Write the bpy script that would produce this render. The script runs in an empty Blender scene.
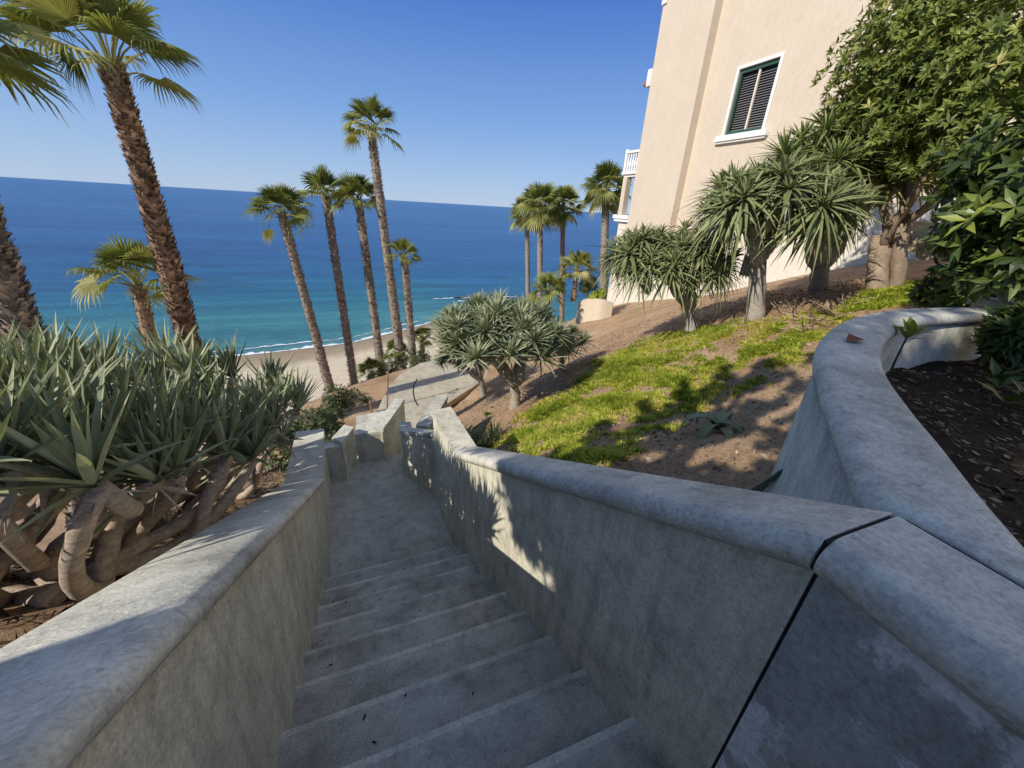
import bpy, math, random
import numpy as np
from mathutils import Vector, Matrix, noise
random.seed(7); rng = random.Random(11)
R = math.radians
sc = bpy.context.scene
COL = sc.collection
V = Vector
# ---------------------------------------------------------------- camera basis (eye at the origin, +Y runs down the stair)
F = 390.0
AX = V((0.932, -0.357, 0.055)); DN = V((-0.101, -0.404, -0.909)); FW = V((0.347, 0.842, -0.413))
FW.normalize(); AX = (AX - FW*AX.dot(FW)).normalized(); DN = FW.cross(AX).normalized()
def ray(px, py):
    return AX*((px-512)/F) + DN*((py-384)/F) + FW
def at(px, py, d):            # point at horizontal distance d in the direction of a sight line
    r = ray(px, py); return r*(d/math.hypot(r.x, r.y))
# ---------------------------------------------------------------- materials
def new_mat(name):
    m = bpy.data.materials.new(name); m.use_nodes = True
    nt = m.node_tree; b = nt.nodes['Principled BSDF']
    return m, nt, b
def N(nt, t, **k):
    n = nt.nodes.new(t)
    for a, v in k.items(): setattr(n, a, v)
    return n
def mapped(nt, scale=(1, 1, 1)):
    g = N(nt, 'ShaderNodeNewGeometry'); mp = N(nt, 'ShaderNodeMapping'); mp.inputs['Scale'].default_value = scale
    nt.links.new(g.outputs['Position'], mp.inputs['Vector']); return mp.outputs['Vector']
def noise_n(nt, vec, scale, detail=6, rough=.6):
    n = N(nt, 'ShaderNodeTexNoise'); n.inputs['Scale'].default_value = scale; n.inputs['Detail'].default_value = detail
    n.inputs['Roughness'].default_value = rough; nt.links.new(vec, n.inputs['Vector']); return n.outputs['Fac']
def ramp(nt, fac, stops):
    r = N(nt, 'ShaderNodeValToRGB'); e = r.color_ramp.elements
    while len(e) < len(stops): e.new(.5)
    for i, (p, c) in enumerate(stops):
        e[i].position = p; e[i].color = (*c, 1) if len(c) == 3 else c
    nt.links.new(fac, r.inputs['Fac']); return r.outputs['Color']
def mix(nt, fac, a, b, mode='MIX'):
    m = N(nt, 'ShaderNodeMix', data_type='RGBA', blend_type=mode)
    for s, v in ((0, fac), (6, a), (7, b)):
        if isinstance(v, (int, float)): m.inputs[s].default_value = v
        elif isinstance(v, tuple): m.inputs[s].default_value = (*v, 1)
        else: nt.links.new(v, m.inputs[s])
    return m.outputs[2]
def bump(nt, b, h, strength=.3, dist=.02):
    n = N(nt, 'ShaderNodeBump'); n.inputs['Strength'].default_value = strength; n.inputs['Distance'].default_value = dist
    nt.links.new(h, n.inputs['Height']); nt.links.new(n.outputs['Normal'], b.inputs['Normal'])
def concrete(name, c0, c1, streak=.5, scale=1.0, patch=None, rough=.85, spot=.25, bstr=.35, midf=.55):
    if midf == .55: c0, c1 = [(c[0]*.975, c[1]*.995, c[2]*.945) for c in (c0, c1)]
    m, nt, b = new_mat(name)
    p = mapped(nt)
    big = noise_n(nt, p, 1.6*scale, 5, .6); mid = noise_n(nt, p, 9*scale, 8, .7); fine = noise_n(nt, p, 75*scale, 5, .7)
    col = ramp(nt, big, [(.3, c0), (.7, c1)])
    col = mix(nt, midf, col, ramp(nt, mid, [(.34, (.55, .54, .53)), (.5, (1, 1, 1)), (.68, (1.16, 1.15, 1.13))]), 'MULTIPLY')
    if midf == .55:
        bl = noise_n(nt, p, 2.7*scale, 10, .8)
        col = mix(nt, .5, col, ramp(nt, bl, [(.37, (.60, .60, .61)), (.47, (.92, .92, .92)), (.52, (1, 1, 1)), (.62, (1.2, 1.2, 1.21))]), 'MULTIPLY')
    if streak:
        s = noise_n(nt, mapped(nt, (14, 11, 1.1)), 1.0, 9, .72)
        col = mix(nt, streak, col, ramp(nt, s, [(.3, (.52, .5, .47)), (.5, (1, 1, 1)), (.72, (1.22, 1.2, 1.16))]), 'MULTIPLY')
    if patch:
        pn = noise_n(nt, p, 2.3, 9, .72)
        f = ramp(nt, pn, [(.49, (0, 0, 0)), (.535, (.8, .8, .8))])
        col = mix(nt, f, col, patch)
    sp = noise_n(nt, p, 38*scale, 2, .5)
    col = mix(nt, spot, col, ramp(nt, sp, [(.26, (.25, .24, .22)), (.34, (1, 1, 1))]), 'MULTIPLY')
    col = mix(nt, .6 if midf > .3 else .15, col, ramp(nt, fine, [(.36, (.66, .66, .66)), (.5, (1, 1, 1)), (.64, (1.24, 1.24, 1.24))]), 'MULTIPLY')
    nt.links.new(col, b.inputs['Base Color']); b.inputs['Roughness'].default_value = rough
    b.inputs['Specular IOR Level'].default_value = .25
    h = mix(nt, .5 if midf > .3 else .9, mid, fine); bump(nt, b, h, min(1, bstr*1.7), .018)
    return m
def leafy(name, stops, rough=.5, trans=.25, spec=.4):
    m, nt, b = new_mat(name)
    a = N(nt, 'ShaderNodeAttribute', attribute_name='var')
    col = ramp(nt, a.outputs['Fac'], stops)
    nz = noise_n(nt, mapped(nt), 30, 3)
    col = mix(nt, .4, col, ramp(nt, nz, [(.3, (.7, .7, .7)), (.7, (1.2, 1.2, 1.15))]), 'MULTIPLY')
    nt.links.new(col, b.inputs['Base Color']); b.inputs['Roughness'].default_value = rough
    b.inputs['Specular IOR Level'].default_value = spec
    if trans:
        t = N(nt, 'ShaderNodeBsdfTranslucent'); ms = N(nt, 'ShaderNodeMixShader'); ms.inputs[0].default_value = trans
        c2 = mix(nt, 1.0, col, (1.25, 1.3, .6), 'MULTIPLY'); nt.links.new(c2, t.inputs['Color'])
        out = nt.nodes['Material Output']
        nt.links.new(b.outputs[0], ms.inputs[1]); nt.links.new(t.outputs[0], ms.inputs[2]); nt.links.new(ms.outputs[0], out.inputs['Surface'])
    return m
def bark(name, c0, c1, scale=(14, 14, 4), rough=.9, b_=.6, var=False):
    m, nt, b = new_mat(name)
    n = noise_n(nt, mapped(nt, scale), 1.0, 7, .7); n2 = noise_n(nt, mapped(nt), 60, 4)
    col = ramp(nt, n, [(.3, c0), (.68, c1)])
    col = mix(nt, .4, col, ramp(nt, n2, [(.3, (.6, .6, .6)), (.7, (1.2, 1.2, 1.2))]), 'MULTIPLY')
    if var:
        a = N(nt, 'ShaderNodeAttribute', attribute_name='var')
        col = mix(nt, 1.0, col, ramp(nt, a.outputs['Fac'], [(0, (.28, .24, .22)), (.5, (.95, .9, .85)), (1, (2.0, 1.85, 1.65))]), 'MULTIPLY')
    nt.links.new(col, b.inputs['Base Color']); b.inputs['Roughness'].default_value = rough; b.inputs['Specular IOR Level'].default_value = .2
    bump(nt, b, n, b_, .02); return m
def plain(name, c, rough=.6, metal=0, spec=.4, var=.0, scale=8):
    m, nt, b = new_mat(name)
    nz = noise_n(nt, mapped(nt), scale, 5)
    col = mix(nt, var or .15, c, ramp(nt, nz, [(.3, (.65, .65, .65)), (.7, (1.2, 1.2, 1.2))]), 'MULTIPLY')
    nt.links.new(col, b.inputs['Base Color']); b.inputs['Roughness'].default_value = rough; b.inputs['Metallic'].default_value = metal
    b.inputs['Specular IOR Level'].default_value = spec; return m

M = {}
M['wall'] = concrete('stucco_concrete', (.54, .50, .415), (.70, .655, .55), .55)
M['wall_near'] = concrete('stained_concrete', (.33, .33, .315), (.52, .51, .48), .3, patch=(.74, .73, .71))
M['cap'] = concrete('coping_concrete', (.55, .52, .455), (.71, .675, .605), 0, spot=.45)
M['tread'] = concrete('step_concrete', (.47, .43, .38), (.64, .595, .53), 0, 1.3, spot=.35, bstr=.5)
def add_wear_highlights(m):  # nosing highlights and dark risers painted into the colour, along with wear and dirt
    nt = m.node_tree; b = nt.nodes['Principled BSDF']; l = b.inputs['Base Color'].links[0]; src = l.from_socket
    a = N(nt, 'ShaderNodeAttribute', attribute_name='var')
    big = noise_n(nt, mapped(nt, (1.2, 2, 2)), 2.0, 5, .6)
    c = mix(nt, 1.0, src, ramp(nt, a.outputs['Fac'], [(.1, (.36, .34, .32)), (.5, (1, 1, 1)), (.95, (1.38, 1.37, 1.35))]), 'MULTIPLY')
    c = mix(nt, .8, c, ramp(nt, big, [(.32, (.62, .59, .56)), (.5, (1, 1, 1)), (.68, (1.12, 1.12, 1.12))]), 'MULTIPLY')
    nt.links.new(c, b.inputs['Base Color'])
add_wear_highlights(M['tread']); 
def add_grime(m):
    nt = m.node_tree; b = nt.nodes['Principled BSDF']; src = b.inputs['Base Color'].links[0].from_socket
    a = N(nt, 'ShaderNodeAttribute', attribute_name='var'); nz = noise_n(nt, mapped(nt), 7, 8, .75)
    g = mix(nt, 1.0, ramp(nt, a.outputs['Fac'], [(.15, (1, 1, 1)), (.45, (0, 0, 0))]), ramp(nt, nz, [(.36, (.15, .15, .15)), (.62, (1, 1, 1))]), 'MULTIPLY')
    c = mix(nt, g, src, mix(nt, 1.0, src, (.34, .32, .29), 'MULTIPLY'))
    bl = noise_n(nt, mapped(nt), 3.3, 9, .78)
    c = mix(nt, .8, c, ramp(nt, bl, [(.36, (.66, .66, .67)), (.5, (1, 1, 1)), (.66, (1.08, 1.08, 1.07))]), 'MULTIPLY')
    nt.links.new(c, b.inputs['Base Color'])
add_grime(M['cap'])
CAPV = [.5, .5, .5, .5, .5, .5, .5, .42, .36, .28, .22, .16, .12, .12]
M['landing'] = concrete('landing_concrete', (.49, .445, .385), (.65, .60, .525), 0, 1.0)
M['patio'] = concrete('patio_concrete', (.44, .38, .30), (.54, .48, .39), 0, .6, spot=.1)
M['joint'] = plain('joint_filler', (.012, .012, .012), .9)
M['stucco'] = concrete('tan_stucco', (.59, .50, .39), (.63, .54, .425), .10, .8, spot=.02, bstr=.2, midf=.16)
M['plinth'] = concrete('cream_stucco', (.66, .60, .50), (.74, .68, .58), .16, .8, spot=.06, midf=.2)
M['white'] = plain('white_paint', (.80, .79, .75), .5)
M['green_paint'] = plain('dark_green_paint', (.035, .085, .065), .45)
M['glass'] = plain('window_glass', (.012, .015, .02), .06, 0, .8)
M['slat'] = plain('blind_slat', (.20, .19, .18), .5)
M['dark'] = plain('dark_recess', (.012, .012, .014), .8)
M['iron'] = plain('dark_iron', (.03, .03, .03), .5, .4)
M['tile'] = plain('terracotta', (.42, .16, .08), .7, var=.5)
M['draco'] = leafy('dracaena_leaf', [(0, (.085, .105, .04)), (.5, (.20, .23, .10)), (1, (.37, .39, .20))], .55, .15, .22)
M['draco_blue'] = leafy('dracaena_grey_leaf', [(0, (.12, .14, .075)), (.5, (.285, .32, .19)), (1, (.48, .50, .33))], .55, .15, .22)
M['draco_yel'] = leafy('dracaena_light_leaf', [(0, (.08, .11, .034)), (.5, (.18, .22, .075)), (1, (.34, .38, .13))], .5, .2, .25)
M['draco_bark'] = bark('dracaena_bark', (.24, .185, .135), (.54, .45, .345), (16, 16, 34))
M['draco_pale'] = bark('dracaena_pale_bark', (.26, .225, .185), (.46, .41, .35), (12, 12, 30))
M['palm_leaf'] = leafy('fan_palm_leaf', [(0, (.06, .08, .02)), (.45, (.17, .20, .05)), (.8, (.34, .35, .11)), (1, (.50, .44, .22))], .5, .3, .3)
M['palm_trunk'] = bark('palm_bark', (.25, .185, .13), (.48, .37, .27), (6, 6, 12), var=True)
M['palm_trunk_grey'] = bark('palm_grey_bark', (.25, .22, .19), (.46, .42, .37), (6, 6, 12), var=True)
M['tree_leaf'] = leafy('tree_leaf', [(0, (.06, .085, .016)), (.5, (.165, .205, .04)), (.9, (.30, .32, .075)), (1, (.40, .36, .12))], .42, .25, .35)
M['big_leaf'] = leafy('broad_leaf', [(0, (.025, .045, .012)), (.6, (.075, .115, .024)), (1, (.28, .32, .05))], .4, .2, .4)
M['tree_bark'] = bark('tree_bark', (.20, .145, .10), (.40, .31, .235), (8, 8, 6))
M['cover'] = leafy('groundcover', [(0, (.20, .26, .028)), (.45, (.38, .43, .055)), (.8, (.56, .53, .11)), (1, (.56, .45, .20))], .55, .3, .2)
M['shrub'] = leafy('shrub_leaf', [(0, (.03, .05, .018)), (.5, (.08, .11, .035)), (1, (.19, .21, .08))], .5, .2, .4)
M['grass_dark'] = leafy('dark_grass', [(0, (.012, .024, .01)), (.6, (.03, .05, .018)), (1, (.07, .095, .035))], .5, .15, .3)
M['chip'] = leafy('litter', [(0, (.07, .045, .03)), (.4, (.22, .15, .095)), (1, (.44, .35, .25))], .9, 0, .2)
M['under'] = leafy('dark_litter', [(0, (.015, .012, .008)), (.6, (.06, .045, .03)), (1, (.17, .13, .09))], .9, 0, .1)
M['hose'] = plain('hose_rubber', (.07, .16, .13), .45)
M['black_rubber'] = plain('black_rubber', (.02, .02, .02), .5)
M['dead_leaf'] = plain('dead_leaf', (.20, .06, .035), .7)
M['rock'] = concrete('pale_rock', (.36, .30, .23), (.52, .45, .36), 0, 2)
M['wood'] = bark('stake_wood', (.16, .11, .07), (.30, .21, .14))
# soil
def soil(name, c0, c1, c2, bs=.9):
    m, nt, b = new_mat(name); p = mapped(nt)
    n1 = noise_n(nt, p, 1.1, 6, .62); n2 = noise_n(nt, p, 22, 8, .75); n3 = noise_n(nt, p, 90, 4, .7)
    col = ramp(nt, n1, [(.3, c0), (.52, c1), (.72, c2)])
    col = mix(nt, .9, col, ramp(nt, n2, [(.3, (.45, .42, .38)), (.52, (1, 1, 1)), (.72, (1.35, 1.32, 1.28))]), 'MULTIPLY')
    col = mix(nt, .6, col, ramp(nt, n3, [(.32, (.5, .47, .44)), (.5, (1, 1, 1)), (.7, (1.3, 1.3, 1.3))]), 'MULTIPLY')
    nt.links.new(col, b.inputs['Base Color']); b.inputs['Roughness'].default_value = .95; b.inputs['Specular IOR Level'].default_value = .1
    bump(nt, b, mix(nt, .5, n2, n3), bs, .05); return m
M['soil'] = soil('dry_soil', (.35, .222, .13), (.49, .335, .205), (.60, .435, .285))
M['soil_dark'] = soil('planter_soil', (.035, .025, .018), (.06, .045, .032), (.10, .075, .055))
M['sand'] = soil('beach_sand', (.60, .50, .35), (.68, .575, .41), (.74, .63, .46), .25)
def wet(m):
    nt = m.node_tree; b = nt.nodes['Principled BSDF']; src = b.inputs['Base Color'].links[0].from_socket
    a = N(nt, 'ShaderNodeAttribute', attribute_name='var')
    nt.links.new(mix(nt, 1.0, src, ramp(nt, a.outputs['Fac'], [(.05, (.50, .46, .43)), (.22, (.62, .58, .54)), (.36, (1, 1, 1))]), 'MULTIPLY'), b.inputs['Base Color'])
wet(M['sand'])
# sea
def sea_mat():
    m, nt, b = new_mat('sea_water')
    a = N(nt, 'ShaderNodeAttribute', attribute_name='shore')
    p2 = mapped(nt, (.012, .035, 1)); big = noise_n(nt, p2, 1.0, 5, .6)
    sub = N(nt, 'ShaderNodeMath', operation='MULTIPLY_ADD'); nt.links.new(big, sub.inputs[0]); sub.inputs[1].default_value = 26; 
    nt.links.new(a.outputs['Fac'], sub.inputs[2])
    dv = N(nt, 'ShaderNodeMath', operation='MULTIPLY'); nt.links.new(sub.outputs[0], dv.inputs[0]); dv.inputs[1].default_value = 1/400.
    col = ramp(nt, dv.outputs[0], SEA_STOPS)
    st = noise_n(nt, mapped(nt, (.006, .06, 1)), 1.0, 6, .7)
    st2 = noise_n(nt, mapped(nt, (.03, .30, 1)), 1.0, 7, .7)
    col = mix(nt, .7, col, ramp(nt, st2, [(.38, (.66, .72, .78)), (.5, (1, 1, 1)), (.62, (1.35, 1.27, 1.18))]), 'MULTIPLY')
    col = mix(nt, .8, col, ramp(nt, st, [(.40, (.68, .74, .80)), (.5, (1, 1, 1)), (.60, (1.4, 1.3, 1.2))]), 'MULTIPLY')
    rf = noise_n(nt, mapped(nt, (.05, .09, 1)), 1.0, 4, .6)
    near = ramp(nt, dv.outputs[0], [(.08, (0, 0, 0)), (.16, (1, 1, 1)), (.34, (0, 0, 0))])
    rfm = mix(nt, 1.0, ramp(nt, rf, [(.54, (0, 0, 0)), (.62, (1, 1, 1))]), near, 'MULTIPLY')
    col = mix(nt, mix(nt, .5, (0, 0, 0), rfm), col, (.01, .06, .09))
    nt.links.new(col, b.inputs['Base Color'])
    b.inputs['Roughness'].default_value = .3; b.inputs['Specular IOR Level'].default_value = .15
    w1 = noise_n(nt, mapped(nt, (.25, .8, 1)), 1.0, 8, .65)
    bump(nt, b, w1, 1.0, .9)
    return m
SEA_STOPS = [(0, (.28, .42, .36)), (.045, (.06, .235, .25)), (.10, (.020, .155, .225)), (.16, (.014, .115, .245)), (.26, (.016, .10, .25)), (1, (.032, .12, .28))]
M['sea'] = sea_mat()
M['foam'] = plain('foam', (.82, .85, .86), .8)
# ---------------------------------------------------------------- mesh building
class MB:
    def __init__(s): s.v = []; s.f = []; s.var = []
    def add(s, vs, fs, var=.5):
        o = len(s.v); s.v.extend(vs)
        for f in fs: s.f.append(tuple(i+o for i in f)); s.var.append(var)
    def box(s, lo, hi, var=.5):
        x0, y0, z0 = lo; x1, y1, z1 = hi
        s.add([(x0,y0,z0),(x1,y0,z0),(x1,y1,z0),(x0,y1,z0),(x0,y0,z1),(x1,y0,z1),(x1,y1,z1),(x0,y1,z1)],
              [(0,3,2,1),(4,5,6,7),(0,1,5,4),(1,2,6,5),(2,3,7,6),(3,0,4,7)], var)
    def prism(s, poly, z0, z1, var=.5):     # poly counter-clockwise; z0/z1 scalar or list
        n = len(poly); a = z0 if hasattr(z0, '__len__') else [z0]*n; b = z1 if hasattr(z1, '__len__') else [z1]*n
        vs = [(p[0], p[1], a[i]) for i, p in enumerate(poly)] + [(p[0], p[1], b[i]) for i, p in enumerate(poly)]
        s.add(vs, [tuple(range(n-1, -1, -1)), tuple(range(n, 2*n))] + [(i, (i+1) % n, n+(i+1) % n, n+i) for i in range(n)], var)
    def tube(s, pts, rad, seg=8, var=.5, cap=True, jit=0):
        pts = [V(p) for p in pts]; rings = []
        t = (pts[1]-pts[0]).normalized(); u = t.orthogonal().normalized()
        vs = []
        for i, p in enumerate(pts):
            t = (pts[min(i+1, len(pts)-1)]-pts[max(i-1, 0)]).normalized()
            u = (u - t*u.dot(t)).normalized(); w = t.cross(u)
            r = rad[i] if hasattr(rad, '__len__') else rad
            for k in range(seg):
                a = 2*math.pi*k/seg; rr = r*(1+rng.uniform(-jit, jit))
                vs.append(tuple(p + u*math.cos(a)*rr + w*math.sin(a)*rr))
        fs = [(i*seg+k, i*seg+(k+1) % seg, (i+1)*seg+(k+1) % seg, (i+1)*seg+k) for i in range(len(pts)-1) for k in range(seg)]
        if cap: fs += [tuple(range(seg-1, -1, -1)), tuple((len(pts)-1)*seg+k for k in range(seg))]
        s.add(vs, fs, var)
    def sweep(s, path, prof, var=.5, closed_prof=True):   # path: list of (origin, side vec, up vec); prof: (a,b)
        n = len(prof); vs = []
        for o, sd, up in path:
            for a, b in prof: vs.append(tuple(V(o) + V(sd)*a + V(up)*b))
        m = len(path)
        fs = [(i*n+k, (i+1)*n+k, (i+1)*n+(k+1) % n, i*n+(k+1) % n) for i in range(m-1) for k in range(n)]
        fs += [tuple(range(n)), tuple((m-1)*n+k for k in range(n-1, -1, -1))]
        s.add(vs, fs, .5 if isinstance(var, list) else var)
        if isinstance(var, list): s.var[-len(fs):] = [var[k] for i in range(m-1) for k in range(n)]+[.5, .5]
    def build(s, name, mat, parent=None, smooth=False, bevel=0):
        me = bpy.data.meshes.new(name); me.from_pydata([tuple(v) for v in s.v], [], s.f)
        at_ = me.attributes.new('var', 'FLOAT', 'FACE'); at_.data.foreach_set('value', s.var)
        me.materials.append(mat)
        if smooth: me.polygons.foreach_set('use_smooth', [True]*len(me.polygons))
        o = bpy.data.objects.new(name, me); COL.objects.link(o)
        if parent: o.parent = parent; o.matrix_parent_inverse = Matrix.Translation(-V(parent.location))
        if bevel:
            bv = o.modifiers.new('bevel', 'BEVEL'); bv.width = bevel; bv.segments = 2; bv.limit_method = 'ANGLE'; bv.angle_limit = R(35)
        return o
def tag(o, label=None, cat=None, group=None, kind=None):
    if label: o['label'] = label
    if cat: o['category'] = cat
    if group: o['group'] = group
    if kind: o['kind'] = kind
    return o
def thing(name, loc, label, cat, group=None):
    o = bpy.data.objects.new(name, None); COL.objects.link(o); o.location = loc; o.empty_display_size = .1
    return tag(o, label, cat, group)
# ---------------------------------------------------------------- terrain
CP = [(1.1,.2,-1.75),(1.2,1,-2.0),(1.2,2,-2.35),(1.15,3,-2.75),(1.1,4,-3.25),(1.2,5,-3.75),(1.3,6.5,-4.35),
      (2.0,1.5,-1.85),(3.33,2.5,-1.98),(3.0,2.0,-1.75),(4.5,2.3,-1.5),(6,2.1,-1.1),(2.5,3.6,-2.5),
      (2.55,5.98,-3.42),(5.87,5.44,-1.98),(6.0,4.35,-1.46),(7.7,4.6,-1.06),(8.4,4.0,-.86),(4.2,4.6,-2.25),(4.2,6.5,-2.9),
      (12,16.4,-4.25),(12,11,-2.6),(12,6.2,-.8),(12,4,-.35),(12,0,.1),(12,-4,.2),(16,8,-1),(16,0,.2),(7,9,-3.1),(8,13,-4.1),(5,9,-3.9),(5.5,12.5,-4.7),(3.6,10.4,-4.75),(2.4,8.0,-4.5),(3.9,12,-4.95),
      (.5,9,-5.3),(1,12,-5.3),(3,12,-5.3),(2.0,10.5,-5.3),(2.4,14,-5.6),(.8,7.5,-5.15),(-.2,10,-5.35),(-.3,12.2,-5.5),
      (0,4,-4.1),(0,5.2,-4.2),(.2,2.6,-3.9),(.2,1.4,-3.3),(.2,0,-2.3),(.2,-1.5,-2.2),(.5,6.3,-4.9),
      (-1.0,.5,-1.3),(-1.2,2,-2.15),(-1.1,3.5,-3.0),(-1.1,4.7,-3.6),(-.9,5.7,-3.9),(-2.2,1.5,-1.75),(-3,1,-1.55),(-3,4,-3.3),(-5,3,-2.9),(-3,7,-5.2),(-6,8,-6.0),(-1.2,8,-4.9),(-4,-1,-1.0),(-8,0,-2),(-1,-2,-.9),(-9,5,-5),
      (0,18,-9.2),(-5,16,-8.6),(-12,14,-9),(5,18,-8.0),(12,21,-6.5),(18,22,-6.5),(10,26,-11),(-25,14,-10),(24,18,-4),
      (3,-4,-1.0),(6,-3,-.8)]
for x in (-60,-30,-12,0,12,30,60,110):
    CP += [(x, 30, -15.0), (x, 40, -20.2), (x, 60, -22.0), (x, 110, -24)]
CP = np.array(CP, float)
def _tps(P):
    n = len(P); X = P[:, :2]
    d = np.linalg.norm(X[:, None]-X[None], axis=2); K = np.where(d > 0, d*d*np.log(d+1e-9), 0) + np.eye(n)*.02
    Q = np.hstack([np.ones((n, 1)), X]); A = np.zeros((n+3, n+3)); A[:n, :n] = K; A[:n, n:] = Q; A[n:, :n] = Q.T
    return np.linalg.solve(A, np.concatenate([P[:, 2], np.zeros(3)]))
_w = _tps(CP)
def Hs(xy):
    d = np.linalg.norm(xy[:, None]-CP[None, :, :2], axis=2); K = np.where(d > 0, d*d*np.log(d+1e-9), 0)
    return K@_w[:-3] + _w[-3] + xy@_w[-2:]
def H(x, y): return float(Hs(np.array([[x, y]], float))[0])
def ground(px, py, tmax=40):
    r = ray(px, py); r = r/math.hypot(r.x, r.y); d = np.arange(1.2, tmax, .05)
    xy = np.stack([r.x*d, r.y*d], 1); h = Hs(xy); k = np.where(r.z*d < h)[0]
    i = k[0] if len(k) else len(d)-1
    return V((xy[i, 0], xy[i, 1], h[i]))
def xr(y): return .89-.05*y
def xl(y): return -.5-.015*y
ZT = -1.637
xs = np.unique(np.concatenate([np.linspace(-60, -8, 27), np.linspace(-8, 14, 177), np.linspace(14, 110, 40)]))
ys = np.unique(np.concatenate([np.linspace(-6, 0, 25), np.linspace(0, 14, 141), np.linspace(14, 60, 47)]))
G = np.stack(np.meshgrid(xs, ys), -1).reshape(-1, 2)
Z = Hs(G)
mb = MB()
def rough_z(x, y):
    return .05*noise.noise(V((x*1.3, y*1.3, 1))) + .025*noise.noise(V((x*4.5, y*4.5, 4))) + .012*noise.noise(V((x*13, y*13, 7)))
mb.v = [(float(x), float(y), float(z) + (rough_z(x, y) if -9 < x < 15 and y < 16 else 0)) for (x, y), z in zip(G, Z)]
def corridor(x, y, z):
    if y < 5.45 and xl(y)-.2 < x < xr(y)+.16:
        z = min(z, (ZT-.35 if y < .3 else ZT-.62*(y-.3)-.5))
        if y > 3.0: z = min(z, -3.95)
    return z
mb.v = [(v[0], v[1], corridor(*v)) for v in mb.v]
nx = len(xs)
for j in range(len(ys)-1):
    for i in range(nx-1):
        mb.f.append((j*nx+i, j*nx+i+1, (j+1)*nx+i+1, (j+1)*nx+i)); mb.var.append(.5)
tag(mb.build('ground', M['soil'], smooth=True), kind='structure')
# beach and sea
SHX = [-400, -60, -12, -1.8, 6, 12.5, 17, 22, 30, 400]; SHY = [30, 52, 58.6, 60.6, 65.5, 70.0, 66, 58, 48, 30]
def ysh(x): return float(np.interp(x, SHX, SHY))
mb = MB(); bx = np.linspace(-120, 160, 113); t_ = np.concatenate([np.linspace(-14, 0, 8), np.linspace(.4, 12, 30), np.linspace(13.5, 42, 20)])
for t in t_:
    for x in bx: mb.v.append((x, ysh(x)-t, -20 + .045*t + (.12*noise.noise(V((x*.2, t*.2, 3))) if t > 6 else 0)))
for j in range(len(t_)-1):
    for i in range(len(bx)-1):
        a = j*len(bx)+i; mb.f.append((a, a+len(bx), a+len(bx)+1, a+1)); mb.var.append(min(1, max(0, (t_[j]+1.2*noise.noise(V((bx[i]*.15, 0, 5))))/20)))
tag(mb.build('beach', M['sand'], smooth=True), kind='structure')
sx = np.unique(np.concatenate([-np.geomspace(20, 16000, 40), np.linspace(-20, 20, 21), np.geomspace(20, 16000, 40)]))
sy = np.concatenate([[0, 20, 30, 40, 45], np.linspace(50, 120, 48), np.geomspace(124, 16000, 60)])
me = bpy.data.meshes.new('sea'); vs = [(x, y, -20.0) for y in sy for x in sx]; n = len(sx)
me.from_pydata(vs, [], [(j*n+i, j*n+i+1, (j+1)*n+i+1, (j+1)*n+i) for j in range(len(sy)-1) for i in range(n-1)])
a = me.attributes.new('shore', 'FLOAT', 'POINT'); a.data.foreach_set('value', [max(0, y-ysh(x))*.85 for x, y, z in vs])
me.materials.append(M['sea']); so = bpy.data.objects.new('sea', me); COL.objects.link(so); tag(so, kind='structure')
# surf: ragged strips of foam lying on the water
def foam_strip(mb, pts, w, seed):
    top = []; 
    for i, (x, y) in enumerate(pts):
        e = noise.noise(V((x*.35, y*.35, seed)))*.5+noise.noise(V((x*1.1, y*1.1, seed)))*.5
        ww = w*max(.05, .55+e*1.2); top.append((x, y-ww*.5+e*.8, y+ww*.5+e*.8))
    vs = [(x, a, -19.93) for x, a, b in top]+[(x, b, -19.93) for x, a, b in top]; m = len(top)
    mb.add(vs, [(i, i+1, m+i+1, m+i) for i in range(m-1)])
mb = MB()
foam_strip(mb, [(x, ysh(x)+.2) for x in np.linspace(-60, 60, 400)], 1.5, 2)
foam_strip(mb, [(x, ysh(x)+2.6) for x in np.linspace(-30, 10, 160)], .45, 9)
tag(mb.build('surf', M['foam']), kind='structure')
# ---------------------------------------------------------------- stairs, landing, patio
RUN = .3053; RISE = .189; Y0 = .302; ZL = ZT-9*RISE-RISE
ZL = -3.53
mb = MB()
nose = [(Y0+RUN*k, ZT-RISE*k) for k in range(10)]
prof = [(-2.5, ZT)]
for k, (y, z) in enumerate(nose):
    prof += [(y-.03, z), (y-.006, z-.001), (y, z-.008), (y-.008, z-.03), (y-.012, (nose[k+1][1] if k < 9 else ZL)), (y+.03, (nose[k+1][1] if k < 9 else ZL))]
def wide(y): return (xl(y)-.03, xr(y)+.03)
vs = []; fs = []; sv = []
prof_b = prof
for y, z in prof_b:
    a, b = wide(max(y, -2)); 
    for q in range(13): 
        x = a+(b-a)*q/12; vs.append((x, y, z + (.004*noise.noise(V((x*5, y*7, z*3))))))
n = 13
for i in range(len(prof_b)-1):
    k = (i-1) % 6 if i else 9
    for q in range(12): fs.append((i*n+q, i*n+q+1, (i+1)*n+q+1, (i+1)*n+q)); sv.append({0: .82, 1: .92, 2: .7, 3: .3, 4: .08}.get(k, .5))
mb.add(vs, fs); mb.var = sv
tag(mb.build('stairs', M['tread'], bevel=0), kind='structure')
mb = MB()
mb.prism([(-.62, 3.0), (.75, 3.0), (.72, 4.07), (.40, 4.72), (.40, 5.12), (.12, 5.30), (-.28, 5.34), (-.62, 5.0)], -3.9, ZL-.004)
tag(mb.build('landing', M['landing']), kind='structure')
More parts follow.
